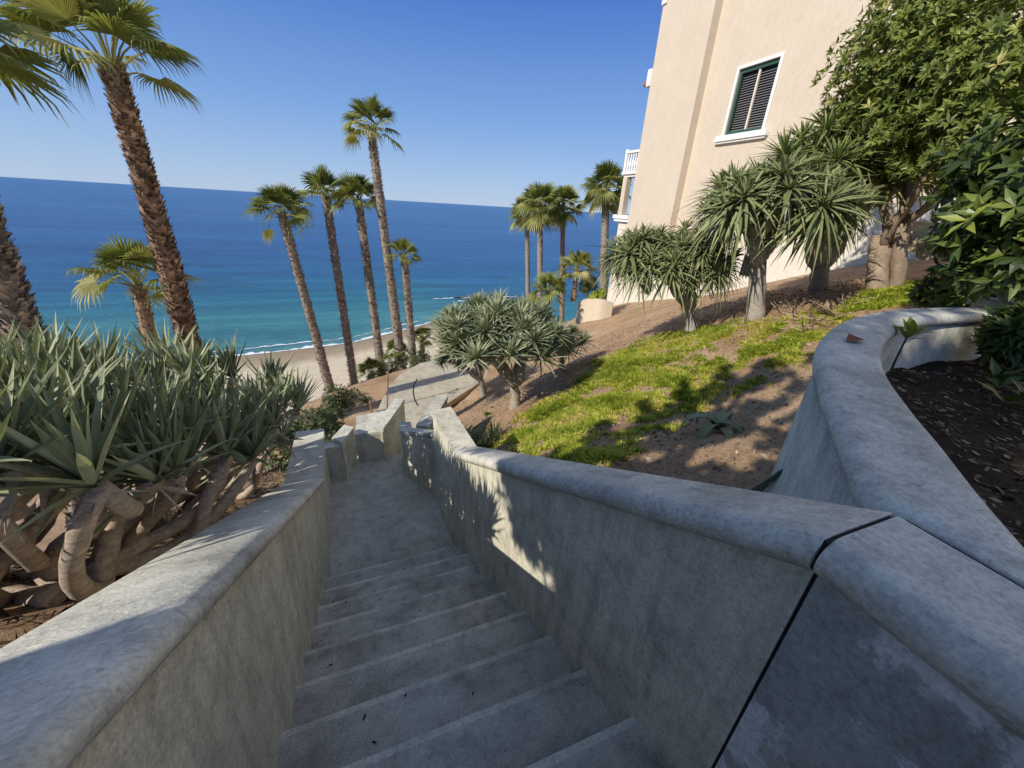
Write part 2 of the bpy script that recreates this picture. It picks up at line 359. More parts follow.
# second flight, turned to the right (az 25 deg)
D2 = V((math.sin(R(25)), math.cos(R(25)), 0)); S2 = V((D2.y, -D2.x, 0)); O2 = V((.24, 5.2, ZL))
mb = MB()
for k in range(7):
    a = O2 + D2*(.29*k) - S2*.40; b = O2 + D2*(.29*k)+S2*.42; z = ZL-.19*(k+1)
    c = b + D2*.31; d = a + D2*.31
    mb.prism([tuple(a)[:2], tuple(b)[:2], tuple(c)[:2], tuple(d)[:2]], -5.4, z)
tag(mb.build('lower_stairs', M['landing']), kind='structure')
# patio slab at the foot
PZ = -5.0
def edge(px, py): 
    r = ray(px, py); p = r*(PZ/r.z); return (p.x, p.y)
pat = [(.1, 6.6), (1.4, 6.9), (1.75, 8.0)] + [edge(*p) for p in [(446, 408), (466, 395), (484, 382), (488, 371), (470, 362), (445, 358), (420, 363), (400, 374), (388, 388), (381, 402)]] + [(-.1, 8.4)]
mb = MB(); mb.prism(pat, PZ-.35, PZ); pt = tag(mb.build('patio', M['patio'], bevel=.015), kind='structure')
mb = MB()   # kerb along the hillside edge
kp = [V((*edge(*p), PZ)) for p in [(430, 417), (446, 407), (466, 394), (485, 381), (489, 371)]]
mb.sweep([(p, S2, V((0, 0, 1))) for p in kp], [(-.06, .0), (.10, .0), (.10, .16), (-.06, .16)])
tag(mb.build('kerb', M['patio'], bevel=.01), kind='structure')
mb = MB()   # thin dark curved line on the patio
jp = [V((*edge(*p), PZ+.006)) for p in [(417, 379), (413.5, 386), (413, 393), (414.5, 400), (418, 406)]]
mb.tube(jp, .013, 5); tag(mb.build('patio_line', M['joint']), kind='structure')
# ---------------------------------------------------------------- walls
def bullnose(w_in, w_out, t, r=.05, seg=10):
    """cap profile: inner lip rounded. a axis to the stair side (negative), b up, top at 0"""
    p = [(w_out, -t), (w_out, -.012), (w_out-.012, 0)]
    for i in range(seg+1):
        a = math.pi/2 + math.pi*i/seg
        p.append((w_in + t/2*1.0 + math.cos(a)*t/2, -t/2 + math.sin(a)*t/2))
    return p
UP = V((0, 0, 1))
def wallthing(label, loc, bodyf, capf, bm=None, cm=None):
    t = thing('stair_wall', loc, label, 'wall')
    b = MB(); bodyf(b); b.build('wall_face', bm or M['wall'], t)
    if capf: c = MB(); capf(c); o_ = c.build('coping', cm or M['cap'], t, smooth=True); o_.data.set_sharp_from_angle(angle=R(42))
    return t
SX = V((1, 0, 0))
def cappath(fn, ys_):    # fn(y)->(x, ztop)
    return [(V((fn(y)[0], y, fn(y)[1])), SX, UP) for y in ys_]
def smooth_cap(o, ang=40):
    pass
# right raking wall
RZ0, RZ1, RY0, RY1 = -.585, -2.17, .318, 3.12
def rtop(y): return (xr(y), RZ0+(RZ1-RZ0)*(y-RY0)/(RY1-RY0))
def body_r(b):
    yy = np.linspace(RY0, RY1, 15)
    for a, c in zip(yy[:-1], yy[1:]):
        z = [-4.2]*4; zt = [rtop(a)[1]-.09, rtop(a)[1]-.09, rtop(c)[1]-.09, rtop(c)[1]-.09]
        b.prism([(xr(a), a), (xr(a)+.19, a), (xr(c)+.19, c), (xr(c), c)], z, zt)
def strip_wall(b, pts_in, pts_out, zt, zb):
    """solid wall: two outlines (inner/outer), per-point top and bottom"""
    n = len(pts_in); vs = []
    for i in range(n):
        vs += [(*pts_in[i], zb[i]), (*pts_out[i], zb[i]), (*pts_out[i], zt[i]), (*pts_in[i], zt[i])]
    fs = []
    for i in range(n-1):
        a = 4*i; c = a+4
        fs += [(a, a+3, c+3, c), (a+1, c+1, c+2, a+2), (a+3, a+2, c+2, c+3), (a, c, c+1, a+1)]
    fs += [(0, 1, 2, 3), (4*n-1, 4*n-2, 4*n-3, 4*n-4)]
    b.add(vs, fs)
def body_r(b):
    yy = np.linspace(RY0, RY1, 12)
    strip_wall(b, [(xr(a), a) for a in yy], [(xr(a)+.19, a) for a in yy], [rtop(a)[1]-.088 for a in yy], [-4.3]*12)
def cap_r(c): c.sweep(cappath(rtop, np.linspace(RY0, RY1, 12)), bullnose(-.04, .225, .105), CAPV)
w = wallthing('long raking right-hand stair wall with rounded coping, going down to the landing', (xr(1.6), 1.6, -3), body_r, cap_r)
# near level wall, beyond the black joint
def body_n(b):
    yy = np.linspace(-2.2, RY0-.009, 6); strip_wall(b, [(xr(.3), a) for a in yy], [(xr(.3)+.19, a) for a in yy], [RZ0-.088]*6, [-2.4]*6)
def cap_n(c): c.sweep([(V((xr(.3), a, RZ0)), SX, UP) for a in np.linspace(-2.2, RY0-.009, 6)], bullnose(-.04, .222, .105), CAPV)
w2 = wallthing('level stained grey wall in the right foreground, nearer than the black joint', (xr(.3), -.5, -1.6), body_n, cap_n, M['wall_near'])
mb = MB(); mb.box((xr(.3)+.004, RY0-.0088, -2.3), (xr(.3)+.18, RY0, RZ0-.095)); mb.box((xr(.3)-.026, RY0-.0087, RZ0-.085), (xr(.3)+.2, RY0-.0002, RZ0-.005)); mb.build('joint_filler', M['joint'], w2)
# flat-topped level piece beside the landing
def lt(b): strip_wall(b, [(.735, 3.13), (.69, 4.07)], [(.95, 3.13), (.905, 4.12)], [-2.27, -2.3], [-4.3]*2)
def ltc(c): strip_wall(c, [(.72, 3.123), (.672, 4.08)], [(.965, 3.123), (.92, 4.135)], [-2.2, -2.24], [-2.268, -2.298])
wallthing('flat-topped level wall beside the landing, at the foot of the long raking wall', (.8, 3.6, ZL), lt, ltc, cm=M['wall'])
def jg(b): strip_wall(b, [(.69, 4.085), (.36, 4.70), (.385, 5.08)], [(.83, 4.15), (.50, 4.74), (.52, 5.04)], [-2.64, -2.87, -2.95], [-4.3]*3)
def jgc(b): strip_wall(b, [(.685, 4.14), (.345, 4.70), (.37, 5.09)], [(.84, 4.16), (.515, 4.74), (.535, 5.04)], [-2.59, -2.82, -2.90], [-2.638, -2.868, -2.948])
wallthing('diagonal low wall narrowing the landing on its right, dappled with frond shadows', (.5, 4.6, ZL), jg, jgc)
# parapets of the lower flight
def para(label, a, b_, w_, zt0, zt1, side):
    a = V(a); b_ = V(b_); d = (b_-a).normalized(); s = V((d.y, -d.x, 0))*side
    pts = [a+(b_-a)*t for t in (0, .5, 1)]; zt = [zt0+(zt1-zt0)*t for t in (0, .5, 1)]
    def f1(m): strip_wall(m, [tuple(p)[:2] for p in pts], [tuple(p+s*w_)[:2] for p in pts], [z-.05 for z in zt], [-5.6]*3)
    def f2(m): strip_wall(m, [tuple(p-s*.015-d*.0)[:2] for p in pts], [tuple(p+s*(w_+.015))[:2] for p in pts], zt, [z-.048 for z in zt])
    return wallthing(label, tuple(a)[:2]+(-4,), f1, f2)
para('short parapet on the right of the lower flight, above the patio', (.62, 5.05, 0), (1.12, 6.05, 0), .17, -2.98, -3.02, 1)
para('pointed parapet on the left of the lower flight with lit top', (.14, 5.12, 0), (.55, 6.0, 0), .13, -3.0, -3.0, -1)
# left wall
def ltop(y):
    z = -.42-.6*y if y < 3.7 else -2.64-.03*(y-3.7)
    return (xl(y), z if y > -.2 else -.3)
YL = [-2.2, -.2, .2, .6, 1, 1.4, 1.8, 2.2, 2.6, 3.0, 3.4, 3.7]
def body_l(b): strip_wall(b, [(xl(a), a) for a in YL], [(xl(a)-.27, a) for a in YL], [ltop(a)[1]-.078 for a in YL], [-4.3]*len(YL))
def cap_l(c):
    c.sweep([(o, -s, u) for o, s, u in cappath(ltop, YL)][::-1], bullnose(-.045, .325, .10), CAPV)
wallthing('long raking left-hand stair wall with broad rounded coping under the spiky thicket', (-.6, 1.8, -3), body_l, cap_l)
def bl2(b): strip_wall(b, [(xl(3.7), 3.702), (-.585, 4.74)], [(xl(3.7)-.27, 3.702), (-.85, 4.76)], [-2.72, -2.75], [-4.3]*2)
def cl2(c): strip_wall(c, [(xl(3.7)+.03, 3.703), (-.56, 4.75)], [(xl(3.7)-.32, 3.703), (-.875, 4.77)], [-2.642, -2.67], [-2.718, -2.748])
wallthing('level left-hand wall at the end of the long coping, beside the landing', (-.7, 4.2, ZL), bl2, cl2)
def blk(label, poly, zt, th=.05):
    def f1(m): m.prism(poly, -4.4, zt-th)
    def f2(m):
        c = sum((V((*p, 0)) for p in poly), V())/len(poly)
        m.prism([tuple((V((*p, 0))-c)*1.04+c)[:2] for p in poly], zt-th+.002, zt)
    return wallthing(label, (sum(p[0] for p in poly)/len(poly), sum(p[1] for p in poly)/len(poly), ZL), f1, f2)
blk('small low wall stub stepping right from the left-hand wall', [(-.60, 4.765), (-.395, 4.775), (-.395, 4.90), (-.62, 4.90)], -2.97)
blk('narrow raking wall piece on the left of the landing with a lit top', [(-.385, 4.78), (-.235, 5.12), (-.36, 5.22), (-.50, 4.92)], -2.915)
blk('broad low wall block closing the left end of the landing, top in shade', [(-.225, 5.145), (.128, 5.135), (.19, 5.29), (-.215, 5.30)], -3.05)
blk('sunken flat slab behind the low cross wall at the left of the landing', [(-.215, 5.32), (.19, 5.31), (.36, 5.72), (.20, 5.95), (-.20, 5.9)], -3.16)
# curved planter wall
cw = [(.95, .06), (1.28, .35), (1.52, .54), (1.74, .72), (2.1, .99), (2.45, 1.20), (2.86, 1.39), (3.25, 1.53), (3.6, 1.61), (4.1, 1.68), (4.7, 1.66), (5.3, 1.58), (5.9, 1.42), (6.4, 1.2)]
def spline(pts, k=4):
    out = []
    for i in range(len(pts)-1):
        p0 = V(pts[max(i-1, 0)]); p1 = V(pts[i]); p2 = V(pts[i+1]); p3 = V(pts[min(i+2, len(pts)-1)])
        for j in range(k):
            t = j/k; out.append(.5*((2*p1)+(p2-p0)*t+(2*p0-5*p1+4*p2-p3)*t*t+(3*p1-p0-3*p2+p3)*t**3))
    out.append(V(pts[-1])); return out
cs = spline([(*p, 0) for p in cw], 5)
def offs(pts, d):
    o = []
    for i, p in enumerate(pts):
        t = (pts[min(i+1, len(pts)-1)]-pts[max(i-1, 0)]).normalized(); o.append(p + V((t.y, -t.x, 0))*d)
    return o
def clampx(p): return (max(p.x, 1.087), p.y)
def clampx2(p): return (max(p.x, 1.097), p.y)
ccs = [V((.30, -.52, 0)), V((.62, -.24, 0))]+cs[1:]
def cbody(b): strip_wall(b, [clampx2(p) for p in offs(ccs, -.11)], [clampx2(p) for p in offs(ccs, .11)], [-.672]*len(ccs), [-2.6]*len(ccs))
def ccap(c):
    inn = offs(ccs, .0); pth = []
    pr = []
    W = .138; t = .09
    for i in range(7): a = math.pi/2+math.pi*i/6; pr.append((-W+t/2+math.cos(a)*t/2, -t/2+math.sin(a)*t/2))
    for i in range(7): a = -math.pi/2+math.pi*i/6; pr.append((W-t/2+math.cos(a)*t/2, -t/2+math.sin(a)*t/2))
    for i, p in enumerate(ccs):
        tt = (ccs[min(i+1, len(ccs)-1)]-ccs[max(i-1, 0)]).normalized(); pth.append((V((p.x, p.y, -.582)), V((tt.y, -tt.x, 0)), UP))
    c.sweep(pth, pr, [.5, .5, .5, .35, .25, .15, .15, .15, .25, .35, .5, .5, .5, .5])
    c.v = [(max(v[0], 1.103), v[1], v[2]) for v in c.v]
cwt = thing('planter_wall', (3, 1.5, -2), 'curved planter wall with smooth grey coping sweeping round to the right', 'wall')
b = MB(); cbody(b); b.build('wall_face', M['wall'], cwt, smooth=True); c = MB(); ccap(c); co_ = c.build('coping', M['cap'], cwt, smooth=True)
mb = MB(); mb.box((1.0982, -2.0, -.66), (1.1025, .30, -.592)); mb.build('joint_filler', M['joint'], cwt)
# soil inside the planter
mb = MB(); inn = offs(cs, .02); far = [(6.8, .6), (9.5, -.5), (9.5, -4), (1.11, -4)]
gx = np.linspace(1.1, 9.5, 60); gy = np.linspace(-4, 1.7, 44)
bd = [(p.x, p.y) for p in cs]+[(8, .9), (10, .3)]
bdx = [p[0] for p in bd]; bdy = [p[1] for p in bd]
def soilz(x, y): return -1.0 + max(0, (x-4.5))*.05 + .05*noise.noise(V((x*2.2, y*2.2, 0)))+.03*noise.noise(V((x*7, y*7, 0)))
idx = {}
for x in gx:
    lim = float(np.interp(x, bdx, bdy))
    for j in range(44):
        y = -4 + (lim+4)*j/43; idx[(round(x, 4), j)] = len(mb.v); mb.v.append((x, y, soilz(x, y)))
for a_, b_ in zip(gx[:-1], gx[1:]):
    for j in range(43):
        mb.f.append((idx[(round(a_, 4), j)], idx[(round(b_, 4), j)], idx[(round(b_, 4), j+1)], idx[(round(a_, 4), j+1)])); mb.var.append(.5)
tag(mb.build('soil', M['soil_dark'], smooth=True), kind='structure')
# ---------------------------------------------------------------- plants: generators
def rosette(mb, c, axis, n, L, W, e0, e1, droop, segs=4, vbias=0.0, fold=True):
    c = V(c); axis = V(axis).normalized(); u = axis.orthogonal().normalized(); w = axis.cross(u); ph = rng.uniform(0, 6.28)
    for i in range(n):
        f = (i+.5)/n; a = ph+i*2.39996+rng.uniform(-.2, .2)
        e = R(e1+(e0-e1)*(f**.85)+rng.uniform(-8, 8))          # inner leaves steep, outer low
        d = (u*math.cos(a)+w*math.sin(a))*math.cos(e)+axis*math.sin(e)
        l = L*(.6+.42*min(1, f*2.2))*rng.uniform(.8, 1.12); dr = droop*rng.uniform(.5, 1.5)*(.35+f)
        side = d.cross(axis if abs(d.dot(axis)) < .97 else u).normalized(); nrm = side.cross(d).normalized()
        var = min(1, max(0, rng.gauss(.5+vbias, .2)))
        vs = []; fs = []
        for s_ in range(segs+1):
            s = s_/segs; p = c+d*(l*s)-UP*(dr*l*s*s)+side*(rng.uniform(-.012, .012)*l*s)
            ww = W*(.75+.6*s if s < .35 else .96*(1-((s-.35)/.65)**1.7)+.02)*.5
            if fold: vs += [tuple(p-side*ww+nrm*ww*.45), tuple(p), tuple(p+side*ww+nrm*ww*.45)]
            else: vs += [tuple(p-side*ww), tuple(p+side*ww)]
        k = 3 if fold else 2
        for s_ in range(segs):
            for q in range(k-1): fs.append((s_*k+q, s_*k+q+1, (s_+1)*k+q+1, (s_+1)*k+q))
        mb.add(vs, fs, var)
def limb(mb, a, b, ra, rb, seg=8, wig=.06, steps=7):
    a = V(a); b = V(b); l = (b-a).length; d = (b-a).normalized(); o = d.orthogonal().normalized(); o.rotate(Matrix.Rotation(rng.uniform(0, 6.28), 3, d))
    o2 = d.cross(o); pts = []; rad = []
    for i in range(steps+1):
        t = i/steps; s = math.sin(t*math.pi)
        pts.append(a+(b-a)*t+o*(s*wig*l)+o2*(math.sin(t*2*math.pi)*wig*.5*l)-UP*(s*l*.05)); r = ra+(rb-ra)*t
        rad.append(r*(1+rng.uniform(-.07, .07)))
    mb.tube(pts, rad, seg, jit=.05)
def branches(mb, base, tips, rt, depth=0, pw=.42, seg=8, wig=.07, stop=.42):
    base = V(base)
    if len(tips) == 1:
        limb(mb, base, tips[0], rt*1.15, rt*.9, seg, wig); return
    c0 = tips[0]; c1 = max(tips, key=lambda t: (t-c0).length); c0 = max(tips, key=lambda t: (t-c1).length)
    for _ in range(4):
        A = [t for t in tips if (t-c0).length <= (t-c1).length]; B = [t for t in tips if (t-c0).length > (t-c1).length]
        if not A or not B: break
        c0 = sum(A, V())/len(A); c1 = sum(B, V())/len(B)
    if not A or not B: A, B = tips[:1], tips[1:]
    for S in (A, B):
        if len(S) == 1: limb(mb, base, S[0], rt*1.2, rt*.9, seg, wig); continue
        cen = sum(S, V())/len(S); j = base+(cen-base)*rng.uniform(stop-.07, stop+.1)-UP*((cen-base).length*.05)
        limb(mb, base, j, rt*len(S)**pw*1.08, rt*len(S)**pw*.92, seg, wig); branches(mb, j, S, rt, depth+1, pw, seg, wig, stop)
def dome_tips(c, rx, ry, rz, n, e0=-5, jit=.15):
    out = []
    for i in range(n):
        f = (i+.5)/n; e = math.asin(math.sin(R(e0))+(1-math.sin(R(e0)))*f*.97); a = i*2.39996+rng.uniform(-.25, .25); k = rng.uniform(1-jit*2, 1+jit*.5)
        out.append(V(c)+V((rx*math.cos(e)*math.cos(a)*k, ry*math.cos(e)*math.sin(a)*k, rz*math.sin(e)*k)))
    return out
def dragon(label, base, fork, tips, rt, leafL, leafW, nleaf, e, droop, lm, bm, r0, axis_mix=.5, segs=4, fold=True, group=None, pw=.42, cen=None, sink=.15, stop=.42):
    t = thing('dragon_tree', tuple(base), label, 'tree', group)
    tr = MB(); cr = MB(); base = V(base); fork = V(fork)
    pts = [base-UP*sink]; rad = [r0*1.25]
    for k in range(1, 8):
        f = k/7; pts.append(base+(fork-base)*f+V((rng.uniform(-.02, .02), rng.uniform(-.02, .02), 0))); rad.append(r0*(1.18-.22*f)*(1+rng.uniform(-.05, .05)))
    tr.tube(pts, rad, 12, jit=.04)
    branches(tr, fork, tips, rt, pw=pw, stop=stop)
    cen = V(cen) if cen is not None else fork
    for p in tips:
        ax = ((p-cen).normalized()*axis_mix+UP*(1-axis_mix)).normalized()
        for q in range(2):
            a = rng.uniform(0, 6.28); rosette(tr, p-UP*.03, V((math.cos(a), math.sin(a), -1.2)), 1, leafL*.8, leafW*.8, 60, 80, .3, 2)
        rosette(cr, p, ax, int(nleaf*rng.uniform(.75, 1.2)), leafL*rng.uniform(.75, 1.15), leafW, e[0], e[1], droop, segs, rng.uniform(-.14, .14), fold)
    tr.build('trunk', bm, t, smooth=True); cr.build('crown', lm, t)
    return t
# --- left thicket of grey dragon trees beside the stair
def P(l): return [at(*q) for q in l]
thick1 = P([(-60, 455, 2.0), (8, 470, 2.0), (-20, 420, 2.4), (38, 425, 2.5), (-45, 395, 2.9), (20, 395, 2.9), (62, 398, 2.9), (-10, 372, 3.4), (45, 372, 3.5), (-70, 380, 3.2), (-30, 372, 4.0), (25, 372, 4.1), (-110, 440, 2.2), (-130, 400, 2.6), (-150, 460, 2.2), (-120, 370, 3.4), (40, 455, 2.2), (-30, 480, 2.0), (-55, 430, 2.5)])
thick2 = P([(92, 478, 1.95), (150, 462, 2.25), (176, 474, 2.35), (112, 430, 2.5), (160, 428, 2.7), (82, 400, 2.9), (128, 398, 3.1), (172, 402, 3.2), (100, 374, 3.6), (145, 372, 3.7), (190, 378, 3.8), (75, 374, 4.2), (120, 372, 4.3), (168, 374, 4.4), (60, 440, 2.4), (185, 440, 2.6), (135, 450, 2.6)])
thick3 = P([(226, 452, 2.85), (250, 446, 3.05), (212, 424, 3.0), (245, 415, 3.4), (275, 425, 3.5), (215, 395, 3.7), (255, 392, 4.0), (285, 402, 4.1), (232, 372, 4.4), (268, 378, 4.6), (200, 378, 4.3), (296, 400, 4.7), (230, 440, 3.3), (262, 440, 3.6), (282, 440, 4.0), (220, 410, 3.4), (265, 405, 4.4)])
b1 = ground(-40, 590); b2 = ground(75, 585); b3 = ground(120, 590)
def thicket(label, bases, tips):
    t = thing('dragon_tree', tuple(bases[0]), label, 'tree', 'grey dragon trees left of the stair'); tr = MB(); cr = MB()
    tips = [p-UP*rng.uniform(.0, .2) for p in tips]; groups = [[] for _ in bases]
    for p in tips: groups[min(range(len(bases)), key=lambda q: (V((bases[q].x, bases[q].y, 0))-V((p.x, p.y, 0))).length+rng.uniform(0, .25))].append(p)
    for b_, g in zip(bases, groups):
        if not g: continue
        f_ = b_+V((rng.uniform(-.05, .05), rng.uniform(-.05, .05), rng.uniform(.08, .2)))
        tr.tube([b_-UP*.2, b_, f_], [.085, .075, .065], 10, jit=.08); branches(tr, f_, g, .040, pw=.2, wig=.14, stop=.42)
        for p in g[::2]:
            q = b_+V((rng.uniform(-.25, .25), rng.uniform(-.25, .25), 0)); limb(tr, V((q.x, q.y, H(q.x, q.y)-.05)), p-UP*.02, .05, .036, 8, .1, 9)
    for p in tips:
        ax = (UP+V((rng.uniform(-.22, .22), rng.uniform(-.22, .22), 0))).normalized()
        vb = rng.uniform(-.1, .2); rosette(cr, p, ax, int(rng.uniform(30, 38)), .47*rng.uniform(.85, 1.1), .042, 50, 90, .05, 4, vb); rosette(cr, p, ax, 6, .34, .038, 5, 50, .16, 4, vb)
        for q in range(3):      # hanging dead leaves under the rosette
            a = rng.uniform(0, 6.28); rosette(tr, p-UP*.03, V((math.cos(a), math.sin(a), -.9)), 1, .16, .03, 60, 80, .3, 2)
    tr.build('trunk', M['draco_bark'], t, smooth=True); cr.build('crown', M['draco_blue'], t); return t
thicket('grey-leaved dragon tree at the far left edge, its crown cut by the frame', [ground(*q) for q in [(-40, 590), (15, 560), (-90, 560), (0, 530), (40, 540)]], thick1)
thicket('nearest grey-leaved dragon tree with thick forked limbs behind the left coping', [ground(*q) for q in [(72, 590), (60, 545), (110, 540), (140, 530)]], thick2)
thicket('grey-leaved dragon tree reaching right along the left wall on a long slanting limb', [ground(*q) for q in [(95, 592), (165, 530), (215, 500)]], thick3)
mb = MB()
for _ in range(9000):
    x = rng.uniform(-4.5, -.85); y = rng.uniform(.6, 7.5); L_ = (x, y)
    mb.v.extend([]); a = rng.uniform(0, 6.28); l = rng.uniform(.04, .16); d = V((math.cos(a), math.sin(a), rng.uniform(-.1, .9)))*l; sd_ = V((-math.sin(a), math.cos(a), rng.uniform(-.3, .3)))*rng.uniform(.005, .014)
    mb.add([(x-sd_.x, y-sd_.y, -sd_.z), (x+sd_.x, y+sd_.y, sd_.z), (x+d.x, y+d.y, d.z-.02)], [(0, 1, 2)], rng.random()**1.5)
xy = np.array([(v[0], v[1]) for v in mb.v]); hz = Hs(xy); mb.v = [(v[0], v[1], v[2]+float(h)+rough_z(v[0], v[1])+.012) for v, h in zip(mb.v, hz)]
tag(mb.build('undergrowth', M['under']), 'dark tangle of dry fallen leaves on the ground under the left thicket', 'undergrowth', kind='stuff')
# fallen log
mb = MB(); a_ = ground(-60, 600); c_ = ground(60, 606); limb(mb, a_+UP*.05, c_+UP*.06, .075, .06, 10, .03); 
tag(mb.build('log', M['draco_bark'], smooth=True), 'thick bare log lying in shade under the left thicket', 'log')
# --- hillside dragon trees
def dg(bpx, fpx, d): 
    b = ground(*bpx); hd = math.hypot(b.x, b.y); f = at(*fpx, hd); return b, f, hd
b, f, hd = dg((515, 408), (515, 382), 0); cc = at(503, 355, hd)
dragon('round grey-green dragon tree on two-toned trunk above the patio edge', b, f, dome_tips(cc, 1.2, 1.05, .82, 78, 16), .034, .41, .038, 52, (5, 87), .06, M['draco_blue'], M['draco_pale'], .085, .36, 3, cen=cc-UP*.3, pw=.34, stop=.45)
b, f, hd = dg((484, 395), (480, 378), 0); cc = at(466, 364, hd)
dragon('second dragon tree half hidden at the left rear of the round one', b, f, dome_tips(cc, .85, .6, .62, 26, 5), .034, .37, .034, 44, (-10, 84), .12, M['draco_blue'], M['draco_pale'], .085, .42, 3, cen=cc-UP*.3, pw=.34)
b, f, hd = dg((562, 372), (562, 355), 0); cc = at(556, 350, hd)
dragon('smaller dragon tree at the right rear of the round one', b, f, dome_tips(cc, .6, .5, .5, 16, 10), .03, .38, .032, 40, (-10, 82), .10, M['draco_blue'], M['draco_bark'], .05, .45, 3, cen=cc-UP*.3, pw=.34)
b, f, hd = dg((692, 332), (690, 303), 0); cc = at(668, 284, hd)
dragon('low drooping dragon tree leaning left toward the house corner', b, f, dome_tips(cc, 1.3, 1.0, .95, 54, 20), .036, .56, .038, 48, (-38, 78), .38, M['draco'], M['draco_pale'], .11, .6, 4, cen=cc-UP*.2, pw=.36, stop=.45)
b, f, hd = dg((755, 320), (757, 262), 0); cc = at(767, 238, hd)
dragon('tall dragon tree with long drooping leaves on a straight pale trunk', b, f, dome_tips(cc, 1.15, 1.0, .95, 48, 20), .038, .62, .044, 52, (-40, 78), .36, M['draco'], M['draco_pale'], .115, .6, 4, cen=cc-UP*.2, pw=.36, stop=.45)
b, f, hd = dg((818, 290), (820, 262), 0); cc = at(832, 222, hd)
dragon('lighter green dragon tree under the window, in front of the leafy tree', b, f, dome_tips(cc, 1.5, 1.2, 1.55, 74, 24), .045, .55, .040, 44, (-15, 82), .2, M['draco_yel'], M['draco_bark'], .13, .55, 4, cen=cc-UP*.4, pw=.36, stop=.42)
# --- palms
def fan(mb, hub, d, up, L, n=22, spread=150, droop=.5, var=.5):
    d = V(d).normalized(); side = d.cross(up)
    if side.length < .05: side = d.orthogonal()
    side.normalize(); nr = side.cross(d).normalized()
    if nr.z < 0: nr = -nr
    for i in range(n):
        def dirn(t): 
            a = R(-spread+2*spread*t); return d*math.cos(a)+side*math.sin(a)
        t0 = i/n; t1 = (i+1)/n; tm = (t0+t1)/2; l = L*(.72+.28*math.cos(R(spread)*(2*tm-1)*.6))*rng.uniform(.9, 1.06)
        v = min(1, max(0, var+rng.uniform(-.14, .14)))
        k = .5
        m0 = hub+dirn(t0)*l*k; m1 = hub+dirn(t1)*l*k; mm = hub+dirn(tm)*l*k+nr*(.035*L)
        dr = droop*rng.uniform(.5, 1.5)*l*.4
        q = hub+dirn(tm)*l*.78-UP*(dr*.35); wv = (m1-m0)*.28
        tip = hub+dirn(tm)*l*(1-.12*droop)-UP*dr
        vs = [tuple(x) for x in (hub, m0, mm, m1, q-wv, q+wv, tip)]
        mb.add(vs, [(0, 1, 2), (0, 2, 3), (1, 4, 2), (2, 5, 3), (2, 4, 5), (4, 6, 5)], v)
